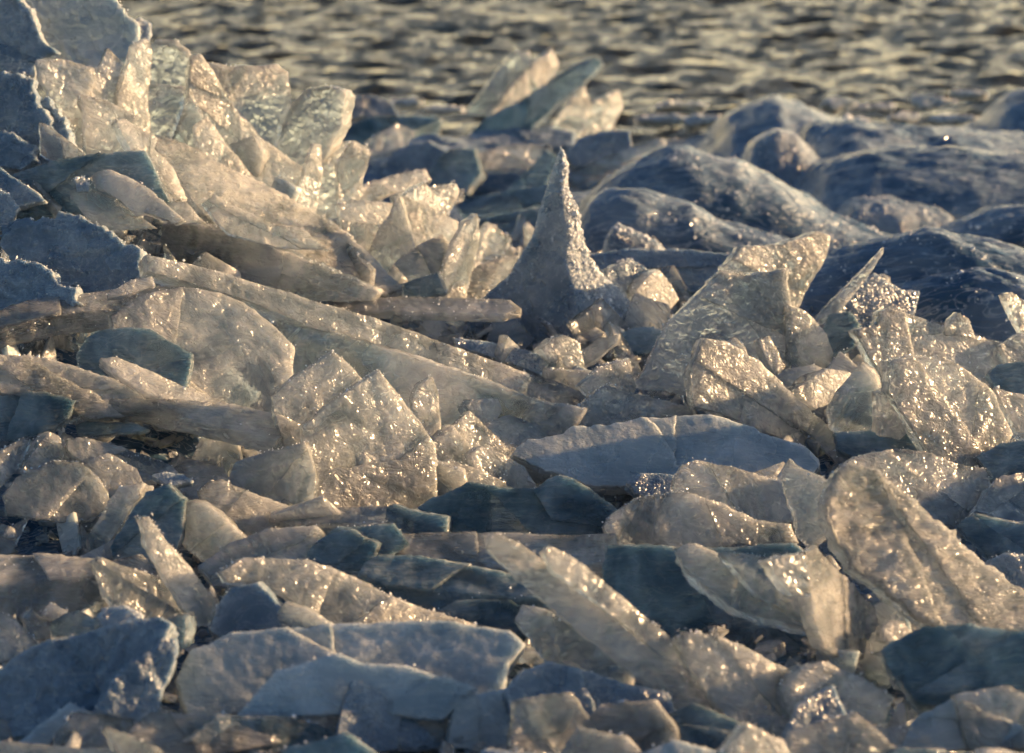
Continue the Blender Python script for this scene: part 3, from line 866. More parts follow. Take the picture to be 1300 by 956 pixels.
# ------------------------------------------------------------------ middle left
D = [
 ('ice_plate', 'wide domed brown plate under the long beam, spotted with blue flecks', PL, [(140, 400), (180, 375), (230, 364), (280, 371), (310, 384), (350, 415), (374, 440), (372, 500), (360, 545), (300, 548), (200, 545), (140, 480)], (.1, .55, 1), .04, dict(a=(260, 545), d=.03, mat='ice', relief=.003, frost=.4)),
 ('ice_slab', 'long slab at the left edge with a snowy top sloping up to the beam', SL, [(-40, 412), (0, 396), (30, 384), (100, 373), (160, 366), (235, 362), (228, 376), (190, 388), (100, 396), (20, 410), (-40, 425)], (.1, .9, .55), .06, dict(a=(60, 470), d=.14, mat='streak', scat=.5, frost=.8, taper=.0)),
 ('ice_chunk', 'small sunlit bar lying on the right end of the long left slab', CH, [(135, 372), (165, 356), (193, 350), (198, 362), (165, 372), (137, 379)], (0, .55, 1), .03, dict(a=(170, 420), d=.17, frost=.4)),
 ('ice_plate', 'dark blue half-round plate leaning on the domed brown plate', PL, [(96, 450), (108, 429), (129, 419), (165, 416), (190, 418), (217, 436), (244, 449), (243, 466), (236, 500), (190, 510), (145, 500), (100, 480)], (-.1, .35, 1), .035, dict(a=(180, 545), d=.10, mat='blue', frost=.3)),
 ('ice_slab', 'long tapering beam of ice crossing the centre from upper left to the right', SL, [(186, 322), (200, 325), (280, 345), (350, 366), (400, 382), (480, 404), (560, 433), (640, 463), (700, 482), (752, 503), (756, 515), (735, 522), (690, 515), (600, 482), (500, 447), (400, 417), (300, 376), (215, 352), (186, 345)], (.12, .45, 1), .09, dict(a=(735, 522), d=.04, mat='ice', frost=.7, scat=.08, taper=0, relief=.0025, layers=False)),
 ('ice_plate', 'translucent olive underplate beneath the long tapering beam', PL, [(350, 395), (420, 418), (500, 445), (600, 478), (700, 515), (745, 520), (720, 560), (640, 575), (560, 585), (430, 570), (365, 530)], (-.3, .1, 1), .05, dict(a=(560, 585), d=-.16, mat='clear', layers=False, frost=.2)),
 ('ice_plate', 'frost-topped tablet lying above the beam and pointing at the spike', PL, [(415, 384), (450, 379), (520, 377), (600, 379), (648, 381), (662, 392), (640, 398), (560, 397), (470, 394), (430, 392)], (0, .9, .35), .032, dict(a=(560, 425), d=.09, mat='streak', scat=2.0, frost=1.2, layers=False)),
 ('ice_slab', 'pointed fish-shaped slab with a sugary top, above the flat slab it overlaps', SL, [(127, 455), (149, 454), (190, 470), (232, 490), (290, 512), (320, 525), (240, 520), (210, 508), (180, 498), (155, 480)], (.35, .75, .75), .03, dict(a=(240, 560), d=.19, mat='ice', layers=False, scat=1.4, frost=.5, taper=0)),
 ('ice_slab', 'flat slab with bright streaked top and thick blunt left end', SL, [(140, 508), (170, 506), (240, 508), (305, 514), (350, 526), (372, 545), (350, 560), (300, 548), (237, 532), (180, 520)], (.2, .95, .5), .038, dict(a=(300, 600), d=.2, mat='streak', layers=False, steps=.006, scat=.4, frost=.5, taper=0)),
 ('ice_slab', 'upper grey slab at the left edge dipping right beneath the dark half-round plate', SL, [(28, 449), (60, 455), (100, 467), (142, 480), (183, 503), (200, 522), (140, 524), (90, 498), (40, 475)], (.1, .6, 1), .045, dict(a=(120, 560), d=.16, mat='clear', frost=.5)),
 ('ice_slab', 'lower grey slab cut by the left edge, dipping right in parallel layers', SL, [(-40, 448), (0, 449), (30, 450), (68, 475), (112, 495), (160, 530), (120, 532), (68, 512), (0, 498), (-40, 495)], (.1, .5, 1), .05, dict(a=(60, 560), d=.17, mat='streak', frost=.4)),
 ('ice_slab', 'dark streaked slab at the left edge with a rounded right end', SL, [(-40, 492), (0, 493), (60, 498), (97, 508), (92, 522), (70, 545), (15, 558), (-40, 560)], (0, .35, 1), .05, dict(a=(30, 575), d=.12, mat='blue', frost=.3)),
 ('ice_plate', 'small shelf of ice in the dark hollow left of the flat slab', PL, [(96, 539), (110, 535), (175, 537), (190, 545), (120, 552), (97, 549)], (0, .7, 1), .03, dict(a=(140, 575), d=.12, mat='blue', frost=.2)),
 ('ice_shard', 'rough lit shard leaning at the far left beside the chunky knob', SH, [(-20, 585), (0, 573), (30, 556), (41, 560), (22, 597), (0, 618), (-20, 625)], (.2, .3, 1), .04, dict(a=(10, 640), d=.04, frost=1, scat=.6)),
 ('ice_chunk', 'chunky knob with bright flanks above the large stone-like plate', CH, [(62, 549), (74, 554), (82, 572), (75, 592), (55, 604), (27, 600), (40, 575)], (.3, .3, 1), .06, dict(a=(60, 640), d=.03, frost=1.2, scat=.8)),
 ('ice_slab', 'arched crumbly slab running right from the chunky knob', SL, [(83, 558), (100, 555), (135, 563), (190, 580), (217, 590), (228, 604), (170, 612), (112, 595), (85, 572)], (.15, .7, 1), .05, dict(a=(160, 640), d=.05, frost=1.3, scat=.5)),
 ('ice_plate', 'large stone-like plate with a rough brown face at the left', PL, [(5, 630), (20, 608), (37, 597), (68, 584), (101, 586), (125, 605), (138, 625), (140, 640), (118, 662), (85, 664), (40, 660), (8, 652)], (0, .35, 1), .05, dict(a=(80, 675), d=.02, frost=.6)),
 ('ice_plate', 'small rough plate overlapping the right shoulder of the stone-like plate', PL, [(106, 592), (120, 580), (137, 574), (175, 594), (184, 618), (145, 632), (118, 612)], (.1, .4, 1), .04, dict(a=(150, 655), d=.02, frost=.8, scat=.3)),
 ('ice_slab', 'straight leaning bar of ice between the stone-like plate and the clear plates', SL, [(149, 619), (180, 614), (178, 631), (155, 664), (136, 694), (110, 702), (108, 685)], (-.3, .4, 1), .05, dict(a=(118, 702), d=.03, frost=.5)),
 ('ice_chunk', 'thin whitish flake lying at the end of the arched crumbly slab', CH, [(193, 603), (210, 599), (232, 602), (246, 611), (215, 617)], (.1, .8, .8), .02, dict(a=(225, 650), d=.09, mat='frost', frost=.5)),
 ('ice_plate', 'pale tilted plate with long scratches left of the pentagon plate', PL, [(253, 622), (265, 612), (281, 609), (321, 627), (376, 645), (360, 660), (315, 690), (277, 675), (257, 645)], (.2, .6, 1), .045, dict(a=(310, 700), d=.03, mat='streak', frost=.7, scat=.15)),
 ('ice_plate', 'dark glassy plate with a bright left crease in the left hollow', PL, [(224, 645), (238, 636), (258, 636), (294, 666), (314, 688), (291, 712), (255, 712), (230, 690)], (-.3, .3, 1), .04, dict(a=(260, 715), d=.04, mat='clear', frost=.3)),
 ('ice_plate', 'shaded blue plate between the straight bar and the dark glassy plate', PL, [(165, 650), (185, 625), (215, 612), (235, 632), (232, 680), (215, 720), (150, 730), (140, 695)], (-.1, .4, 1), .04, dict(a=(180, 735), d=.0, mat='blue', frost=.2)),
 ('ice_slab', 'big flat slab at the left edge with a white frosty surface', SL, [(-40, 700), (0, 704), (60, 706), (132, 714), (150, 722), (132, 732), (60, 738), (-40, 744)], (0, 1, .22), .075, dict(a=(40, 790), d=.13, mat='streak', scat=.6, frost=.5, taper=0)),
 # ---------------- pentagon group
 ('ice_plate', 'large upright pentagon plate with hammered face at the left centre', PL, [(385, 542), (410, 520), (450, 492), (481, 470), (505, 500), (530, 530), (554, 566), (554, 650), (470, 655), (386, 655)], (.12, .12, 1), .035, dict(a=(470, 652), d=.03, mat='ice', relief=.004, frost=.8, scat=.06, taper=.03)),
 ('ice_plate', 'upright plate behind the pentagon plate on its left, with angled top', PL, [(345, 503), (370, 482), (423, 446), (440, 460), (462, 482), (480, 540), (440, 600), (362, 578), (350, 540)], (.1, .1, 1), .035, dict(a=(400, 640), d=-.02, mat='ice', frost=.9, scat=.1)),
 ('ice_plate', 'greyish rounded plate leaning at the lower left of the pentagon plate', PL, [(290, 607), (300, 586), (340, 573), (388, 563), (400, 600), (400, 660), (340, 650), (300, 628)], (-.25, .3, 1), .035, dict(a=(340, 655), d=.03, frost=.9)),
 ('ice_shard', 'small pointed shard at the right shoulder of the pentagon plate', SH, [(522, 507), (530, 490), (549, 478), (557, 500), (560, 560), (541, 560), (525, 530)], (.2, .1, 1), .025, dict(a=(543, 600), d=.0, frost=.8)),
 ('ice_chunk', 'bright crystalline nugget under the middle of the long beam', CH, [(591, 515), (600, 507), (632, 505), (640, 520), (625, 545), (600, 535)], (.2, .3, 1), .05, dict(a=(612, 590), d=.0, frost=1.3, scat=.6)),
 ('ice_plate', 'tilted plate below the crystalline nugget, edge running down right', PL, [(570, 545), (596, 522), (622, 545), (655, 580), (640, 600), (600, 575)], (.3, .4, 1), .03, dict(a=(610, 605), d=.0, frost=.8, scat=.2)),
 ('ice_plate', 'plate with lit upper face between the nugget and the big blue-grey slab', PL, [(612, 538), (647, 526), (702, 547), (690, 560), (665, 580), (648, 580), (625, 560)], (.2, .7, 1), .03, dict(a=(660, 590), d=.02, frost=.9, scat=.4)),
 ('ice_block', 'squat block against the right side of the pentagon plate', CH, [(550, 557), (575, 540), (602, 572), (600, 598), (575, 605), (553, 605)], (.1, .2, 1), .05, dict(a=(575, 620), d=.01, frost=.8, scat=.2)),
 ('ice_block', 'angular block with a lit left corner, two right of the pentagon plate', CH, [(598, 575), (612, 566), (635, 574), (665, 592), (685, 622), (650, 632), (605, 618)], (.2, .3, 1), .05, dict(a=(640, 640), d=.0, frost=.8, scat=.15)),
 ('ice_chunk', 'low amber chunk at the foot of the squat block', CH, [(552, 588), (570, 583), (594, 591), (642, 611), (650, 632), (580, 640), (553, 640)], (.1, .3, 1), .05, dict(a=(590, 645), d=.02, frost=.6)),
 ('ice_slab', 'narrow slab with a lit top running left of the dark blue blocks', SL, [(340, 656), (370, 650), (420, 645), (492, 642), (520, 650), (500, 664), (420, 664), (370, 668)], (0, .9, .5), .035, dict(a=(430, 700), d=.1, frost=.5, taper=0)),
 ('ice_slab', 'big blue-grey slab with a smooth frosted face at the right centre', SL, [(648, 580), (668, 562), (712, 552), (722, 545), (790, 538), (812, 531), (900, 525), (958, 541), (966, 548), (1018, 563), (1042, 586), (1020, 618), (960, 625), (850, 622), (750, 618), (690, 600)], (.12, .8, .9), .06, dict(a=(850, 625), d=.02, mat='rime', relief=.003, frost=.5, scat=.05, taper=0, jag=.006)),
 ('ice_plate', 'jagged lit plate rising behind the big blue-grey slab', PL, [(712, 537), (735, 520), (750, 502), (770, 488), (800, 499), (850, 508), (885, 520), (885, 545), (770, 562), (717, 552)], (.1, .3, 1), .04, dict(a=(790, 575), d=.03, frost=1, scat=.25)),
 ('ice_shard', 'small peaked plate at the right end of the long beam', SH, [(733, 490), (762, 466), (799, 454), (808, 490), (800, 510), (755, 510)], (.2, .2, 1), .03, dict(a=(770, 540), d=.0, frost=.9)),
 ('ice_chunk', 'granular snow ledge along the upper side of the beam right of the tablet', CH, [(575, 428), (610, 432), (650, 440), (700, 453), (750, 470), (752, 500), (690, 478), (630, 455), (580, 440)], (.1, .7, 1), .05, dict(a=(680, 500), d=.0, mat='frost', scat=1, frost=1)),
 ('ice_chunk', 'crusty lump under the left foot of the spike', CH, [(688, 442), (700, 430), (715, 425), (737, 434), (742, 462), (730, 490), (705, 475)], (.2, .3, 1), .06, dict(a=(715, 490), d=.04, frost=1.2, scat=.5)),
 ('ice_plate', 'brown plate bridging the dark hole below the spike', PL, [(731, 468), (740, 445), (760, 430), (786, 424), (784, 434), (755, 458)], (-.3, .6, 1), .025, dict(a=(745, 472), d=.06, frost=.8, scat=.4)),
 ('ice_block', 'grey glassy block right of the dark hole below the spike', CH, [(783, 426), (800, 418), (830, 414), (850, 420), (846, 440), (820, 450), (795, 442)], (0, .4, 1), .06, dict(a=(815, 452), d=.02, mat='blue')),
 ('ice_chunk', 'rounded crusty knob right of the spike', CH, [(770, 372), (772, 340), (800, 328), (826, 345), (823, 375), (800, 388)], (.3, .3, 1), .08, dict(a=(795, 400), d=-.02, frost=1.4, scat=.8, mat='frost')),
 ('ice_chunk', 'angular sparkling nugget between the spike and the great cracked plate', CH, [(808, 368), (820, 352), (837, 342), (852, 360), (862, 380), (845, 400), (812, 398)], (.3, .2, 1), .07, dict(a=(830, 412), d=.0, frost=1.5, scat=.6)),
 ('ice_slab', 'flat snow-crusted shelf behind the spike on its right', SL, [(745, 322), (790, 316), (870, 318), (935, 322), (930, 345), (880, 372), (820, 350), (760, 345)], (0, .7, 1), .09, dict(a=(850, 385), d=-.04, mat='frost', frost=1, scat=.4)),
]
build(D)
spire('ice_spike', 'tall tapering frost-crusted spike rising alone at the centre', 'ice spike',
      [(190, 710.5, 713), (205, 705, 718), (220, 700, 720), (240, 693, 721), (255, 690, 727), (272, 685, 735), (290, 679, 739), (305, 673, 741), (325, 661, 748), (345, 650, 762), (362, 632, 780), (380, 615, 799), (400, 598, 818), (425, 585, 836), (450, 585, 840)],
      d=.0, anchor=(715, 425), deep=.6, mat='frost')

# ------------------------------------------------------------------ middle right
D = [
 ('ice_plate', 'sunlit plate with a crumbling top corner behind the great cracked plate', PL, [(918, 340), (941, 314), (970, 312), (995, 308), (1020, 300), (1036, 294), (1052, 300), (1048, 325), (1030, 354), (1010, 400), (960, 400)], (.25, .2, 1), .04, dict(a=(985, 430), d=-.04, frost=1.8, scat=.5)),
 ('ice_plate', 'great cracked plate with net-like texture, the widest at the right centre', PL, [(803, 492), (820, 465), (835, 432), (850, 408), (880, 378), (914, 341), (945, 350), (970, 346), (997, 341), (1006, 388), (1012, 459), (1000, 500), (940, 510), (870, 500)], (-.1, .2, 1), .04, dict(a=(900, 520), d=.0, mat='ice', relief=.006, frost=.9, scat=.12)),
 ('ice_plate', 'plate with rounded shoulder touching the great cracked plate on its right', PL, [(1003, 389), (1022, 394), (1036, 408), (1050, 424), (1058, 449), (1050, 480), (1036, 500), (1005, 500)], (.2, .2, 1), .04, dict(a=(1030, 520), d=-.01, frost=.9)),
 ('ice_plate', 'curved leaf-shaped plate sweeping down right in front of the great cracked plate', PL, [(874, 475), (882, 450), (891, 429), (921, 435), (962, 458), (995, 492), (1029, 524), (1063, 551), (1085, 580), (1056, 585), (1005, 563), (945, 538), (880, 515)], (.25, .35, 1), .035, dict(a=(960, 560), d=.06, mat='ice', relief=.005, frost=.6, scat=.12)),
 ('ice_chunk', 'small wedge lodged against the great cracked plate', CH, [(963, 430), (977, 426), (997, 466), (984, 476), (972, 455)], (.2, .3, 1), .03, dict(a=(985, 520), d=.06)),
 ('ice_chunk', 'shadowed stub behind the top of the curved leaf-shaped plate', CH, [(918, 436), (930, 428), (945, 440), (950, 460), (925, 450)], (-.2, .3, 1), .03, dict(a=(940, 520), d=.04, mat='clear')),
 ('ice_slab', 'dark ledge in the gap right of the curved leaf-shaped plate', SL, [(982, 478), (1000, 468), (1032, 462), (1050, 470), (1020, 495), (1000, 500)], (-.1, .5, 1), .05, dict(a=(1015, 520), d=.05, mat='clear')),
 ('ice_chunk', 'amber crumpled chunk in the gap beside the curved leaf-shaped plate', CH, [(1003, 498), (1030, 480), (1050, 468), (1082, 474), (1060, 510), (1036, 520)], (.3, .3, 1), .06, dict(a=(1040, 540), d=.06, scat=.5)),
 ('ice_block', 'dark angular block behind the left side of the rounded right plate', CH, [(1048, 520), (1060, 497), (1094, 458), (1112, 476), (1130, 540), (1110, 565), (1070, 560), (1052, 545)], (-.3, .2, 1), .07, dict(a=(1090, 570), d=.02, mat='clear')),
 ('ice_plate', 'long lit plate with a snowy crest at the upper right', PL, [(1083, 419), (1110, 415), (1116, 396), (1128, 390), (1141, 394), (1198, 414), (1240, 426), (1275, 437), (1283, 460), (1253, 490), (1180, 500), (1124, 490), (1100, 450)], (.1, .3, 1), .045, dict(a=(1180, 520), d=.0, frost=1.4, scat=.25)),
 ('ice_plate', 'rounded shield-like plate with a shadow across its lower left, at the right', PL, [(1127, 458), (1158, 452), (1198, 453), (1232, 472), (1263, 500), (1285, 552), (1268, 578), (1240, 595), (1178, 582), (1148, 530), (1128, 498)], (.12, .18, 1), .045, dict(a=(1210, 600), d=.03, relief=.005, frost=.8, scat=.12)),
 ('ice_block', 'narrow post of ice at the left foot of the shield-like plate', CH, [(1118, 500), (1130, 492), (1148, 515), (1155, 545), (1142, 560), (1118, 552)], (.2, .1, 1), .04, dict(a=(1135, 575), d=.07)),
 ('ice_shard', 'thin grey blade leaning right before the dark glazed waves', SH, [(1030, 412), (1045, 392), (1063, 375), (1097, 341), (1122, 314), (1122, 322), (1104, 350), (1077, 382), (1055, 412)], (-.1, .2, 1), .03, dict(a=(1045, 440), d=.02, mat='ice')),
 ('ice_chunk', 'crusty purple-grey lump behind the thin grey blade', CH, [(1060, 400), (1087, 368), (1110, 346), (1128, 358), (1145, 368), (1168, 370), (1162, 398), (1120, 410), (1083, 425), (1060, 425)], (.2, .3, 1), .07, dict(a=(1110, 440), d=-.03, mat='frost', frost=1.5, scat=.6)),
 ('ice_chunk', 'dark glittering lump at the root of the thin grey blade', CH, [(1040, 425), (1052, 400), (1078, 395), (1092, 410), (1085, 440), (1055, 450)], (-.1, .4, 1), .06, dict(a=(1065, 455), d=.02, mat='blue', frost=1.2, scat=.4)),
 ('ice_shard', 'small rounded tip peeking over the long lit plate', SH, [(1200, 425), (1206, 408), (1216, 397), (1229, 404), (1238, 430)], (.1, .1, 1), .03, dict(a=(1220, 520), d=-.04)),
 ('ice_plate', 'plate cut by the right edge beside the long lit plate', PL, [(1270, 438), (1290, 425), (1330, 420), (1330, 470), (1282, 466)], (.1, .3, 1), .05, dict(a=(1300, 520), d=-.02, frost=1)),
 ('ice_shard', 'bright tooth-like shard at the right edge before the dark glazed waves', SH, [(1273, 373), (1284, 370), (1310, 388), (1318, 430), (1300, 425), (1284, 398)], (.3, .3, 1), .03, dict(a=(1300, 520), d=-.06, scat=.5)),
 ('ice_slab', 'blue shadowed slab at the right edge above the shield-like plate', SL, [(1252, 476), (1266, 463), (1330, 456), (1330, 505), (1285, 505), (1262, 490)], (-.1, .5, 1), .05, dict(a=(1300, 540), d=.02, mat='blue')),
 ('ice_slab', 'pale slab sloping off the right edge beside the shield-like plate', SL, [(1262, 492), (1290, 498), (1330, 508), (1330, 560), (1290, 548)], (.1, .5, 1), .05, dict(a=(1300, 580), d=.02)),
 ('ice_chunk', 'grey chunk at the right edge below the shield-like plate', CH, [(1240, 580), (1270, 562), (1330, 555), (1330, 605), (1262, 608)], (.0, .4, 1), .07, dict(a=(1290, 620), d=.0, mat='blue', frost=.8)),
 ('ice_slab', 'dark teal glassy slab in the hollow left of the shield-like plate', SL, [(1058, 548), (1100, 545), (1150, 546), (1175, 572), (1148, 584), (1094, 584), (1065, 572)], (0, .5, 1), .05, dict(a=(1110, 590), d=.03, mat='blue')),
 ('ice_plate', 'brown plate with a crystal-covered top edge above the giant slab', PL, [(1066, 592), (1085, 580), (1110, 573), (1150, 570), (1180, 574), (1205, 586), (1249, 596), (1258, 614), (1243, 643), (1215, 672), (1178, 660), (1130, 630), (1090, 610)], (.1, .5, 1), .04, dict(a=(1180, 690), d=.02, frost=1.5, scat=.2)),
 ('ice_slab', 'giant rugged slab descending to the lower right with a glittering ridge', SL, [(1043, 640), (1052, 614), (1063, 600), (1078, 588), (1110, 597), (1141, 617), (1165, 640), (1192, 663), (1229, 695), (1263, 726), (1297, 756), (1345, 790), (1345, 835), (1290, 815), (1232, 800), (1188, 798), (1151, 775), (1110, 745), (1077, 722), (1060, 676)], (.2, .55, 1), .04, dict(a=(1250, 830), d=.08, mat='streak', relief=.010, steps=.010, jag=.009, frost=1.2, scat=.35)),
 ('ice_shard', 'curved fin at the upper left end of the giant rugged slab', SH, [(991, 600), (1002, 584), (1019, 596), (1043, 606), (1056, 621), (1045, 640), (1055, 680), (1030, 700), (1010, 680), (1004, 648), (994, 621)], (-.2, .2, 1), .04, dict(a=(1030, 740), d=.03, frost=.8)),
 ('ice_plate', 'brown rounded plate below the big blue-grey slab with a lit left corner', PL, [(856, 606), (866, 590), (882, 583), (928, 594), (989, 610), (1008, 627), (1010, 660), (945, 690), (914, 670), (880, 642), (858, 628)], (.1, .5, 1), .04, dict(a=(940, 710), d=.0, frost=1.1, scat=.15)),
 ('ice_chunk', 'glinting snow patch at the left tip of the brown rounded plate', CH, [(795, 612), (812, 600), (840, 600), (868, 606), (862, 622), (830, 632), (805, 626)], (.1, .7, 1), .05, dict(a=(835, 650), d=.04, mat='frost', scat=1.2, frost=1)),
 ('ice_slab', 'flat brown-grey slab at the right edge above the lower right corner', SL, [(1236, 650), (1246, 632), (1262, 608), (1290, 602), (1335, 604), (1335, 655), (1290, 662), (1263, 660)], (.1, .8, .9), .06, dict(a=(1290, 700), d=.05, mat='ice')),
 ('ice_slab', 'dark blue slab under the flat brown-grey slab at the right edge', SL, [(1213, 668), (1240, 652), (1290, 662), (1335, 665), (1335, 712), (1265, 714), (1238, 692)], (-.1, .5, 1), .05, dict(a=(1290, 730), d=.03, mat='blue')),
 ('ice_chunk', 'warm crusty lump at the right edge over the giant slab', CH, [(1255, 722), (1262, 708), (1280, 703), (1335, 708), (1335, 755), (1290, 745)], (.1, .4, 1), .06, dict(a=(1300, 780), d=.03, frost=1.2, scat=.6, mat='frost')),
 ('ice_plate', 'thick grey plate with nibbled lower edge under the brown rounded plate', PL, [(766, 668), (775, 654), (789, 643), (812, 630), (870, 624), (920, 640), (960, 660), (1005, 665), (1015, 690), (940, 692), (870, 699), (800, 700), (775, 692)], (-.05, .35, 1), .05, dict(a=(880, 730), d=.02, mat='ice', frost=.6)),
 ('ice_plate', 'deep blue wall of ice beneath the thick grey plate', PL, [(766, 690), (860, 694), (930, 694), (1010, 690), (1060, 740), (1080, 800), (1000, 850), (880, 830), (800, 790), (766, 750)], (-.15, .5, 1), .06, dict(a=(900, 850), d=-.22, mat='blue', frost=.1)),
 ('ice_slab', 'long pale blue slab sloping right with a crackled surface', SL, [(857, 702), (866, 692), (882, 690), (928, 710), (975, 743), (1035, 775), (1045, 800), (975, 788), (928, 772), (894, 746), (867, 720)], (-.1, .7, 1), .05, dict(a=(985, 830), d=.09, mat='clear', frost=.5, scat=.2)),
 ('ice_plate', 'glassy plate behind the long pale blue slab, running parallel to it', PL, [(915, 702), (960, 703), (985, 712), (1012, 752), (1040, 770), (1040, 800), (960, 755)], (.1, .5, 1), .035, dict(a=(1000, 830), d=.05, mat='clear', frost=.6)),
 ('ice_chunk', 'pinkish glinting piece between the pale slab and the brightest shard', CH, [(970, 712), (995, 705), (1024, 704), (1030, 758), (1005, 756)], (.3, .3, 1), .03, dict(a=(1015, 830), d=.07, scat=.9, frost=1)),
 ('ice_shard', 'brightest glittering leaf-shaped shard at the lower right', SH, [(1022, 701), (1036, 695), (1056, 717), (1083, 745), (1107, 770), (1117, 795), (1097, 813), (1094, 838), (1063, 836), (1045, 824), (1030, 780)], (.75, .3, .8), .035, dict(a=(1075, 845), d=.08, mat='streak', relief=.008, scat=2.2, frost=1.2)),
 ('ice_chunk', 'small tooth of ice right of the brightest shard', CH, [(1120, 797), (1130, 788), (1148, 790), (1160, 805), (1140, 820), (1122, 815)], (.2, .3, 1), .03, dict(a=(1140, 850), d=.06, scat=.5)),
]
build(D)

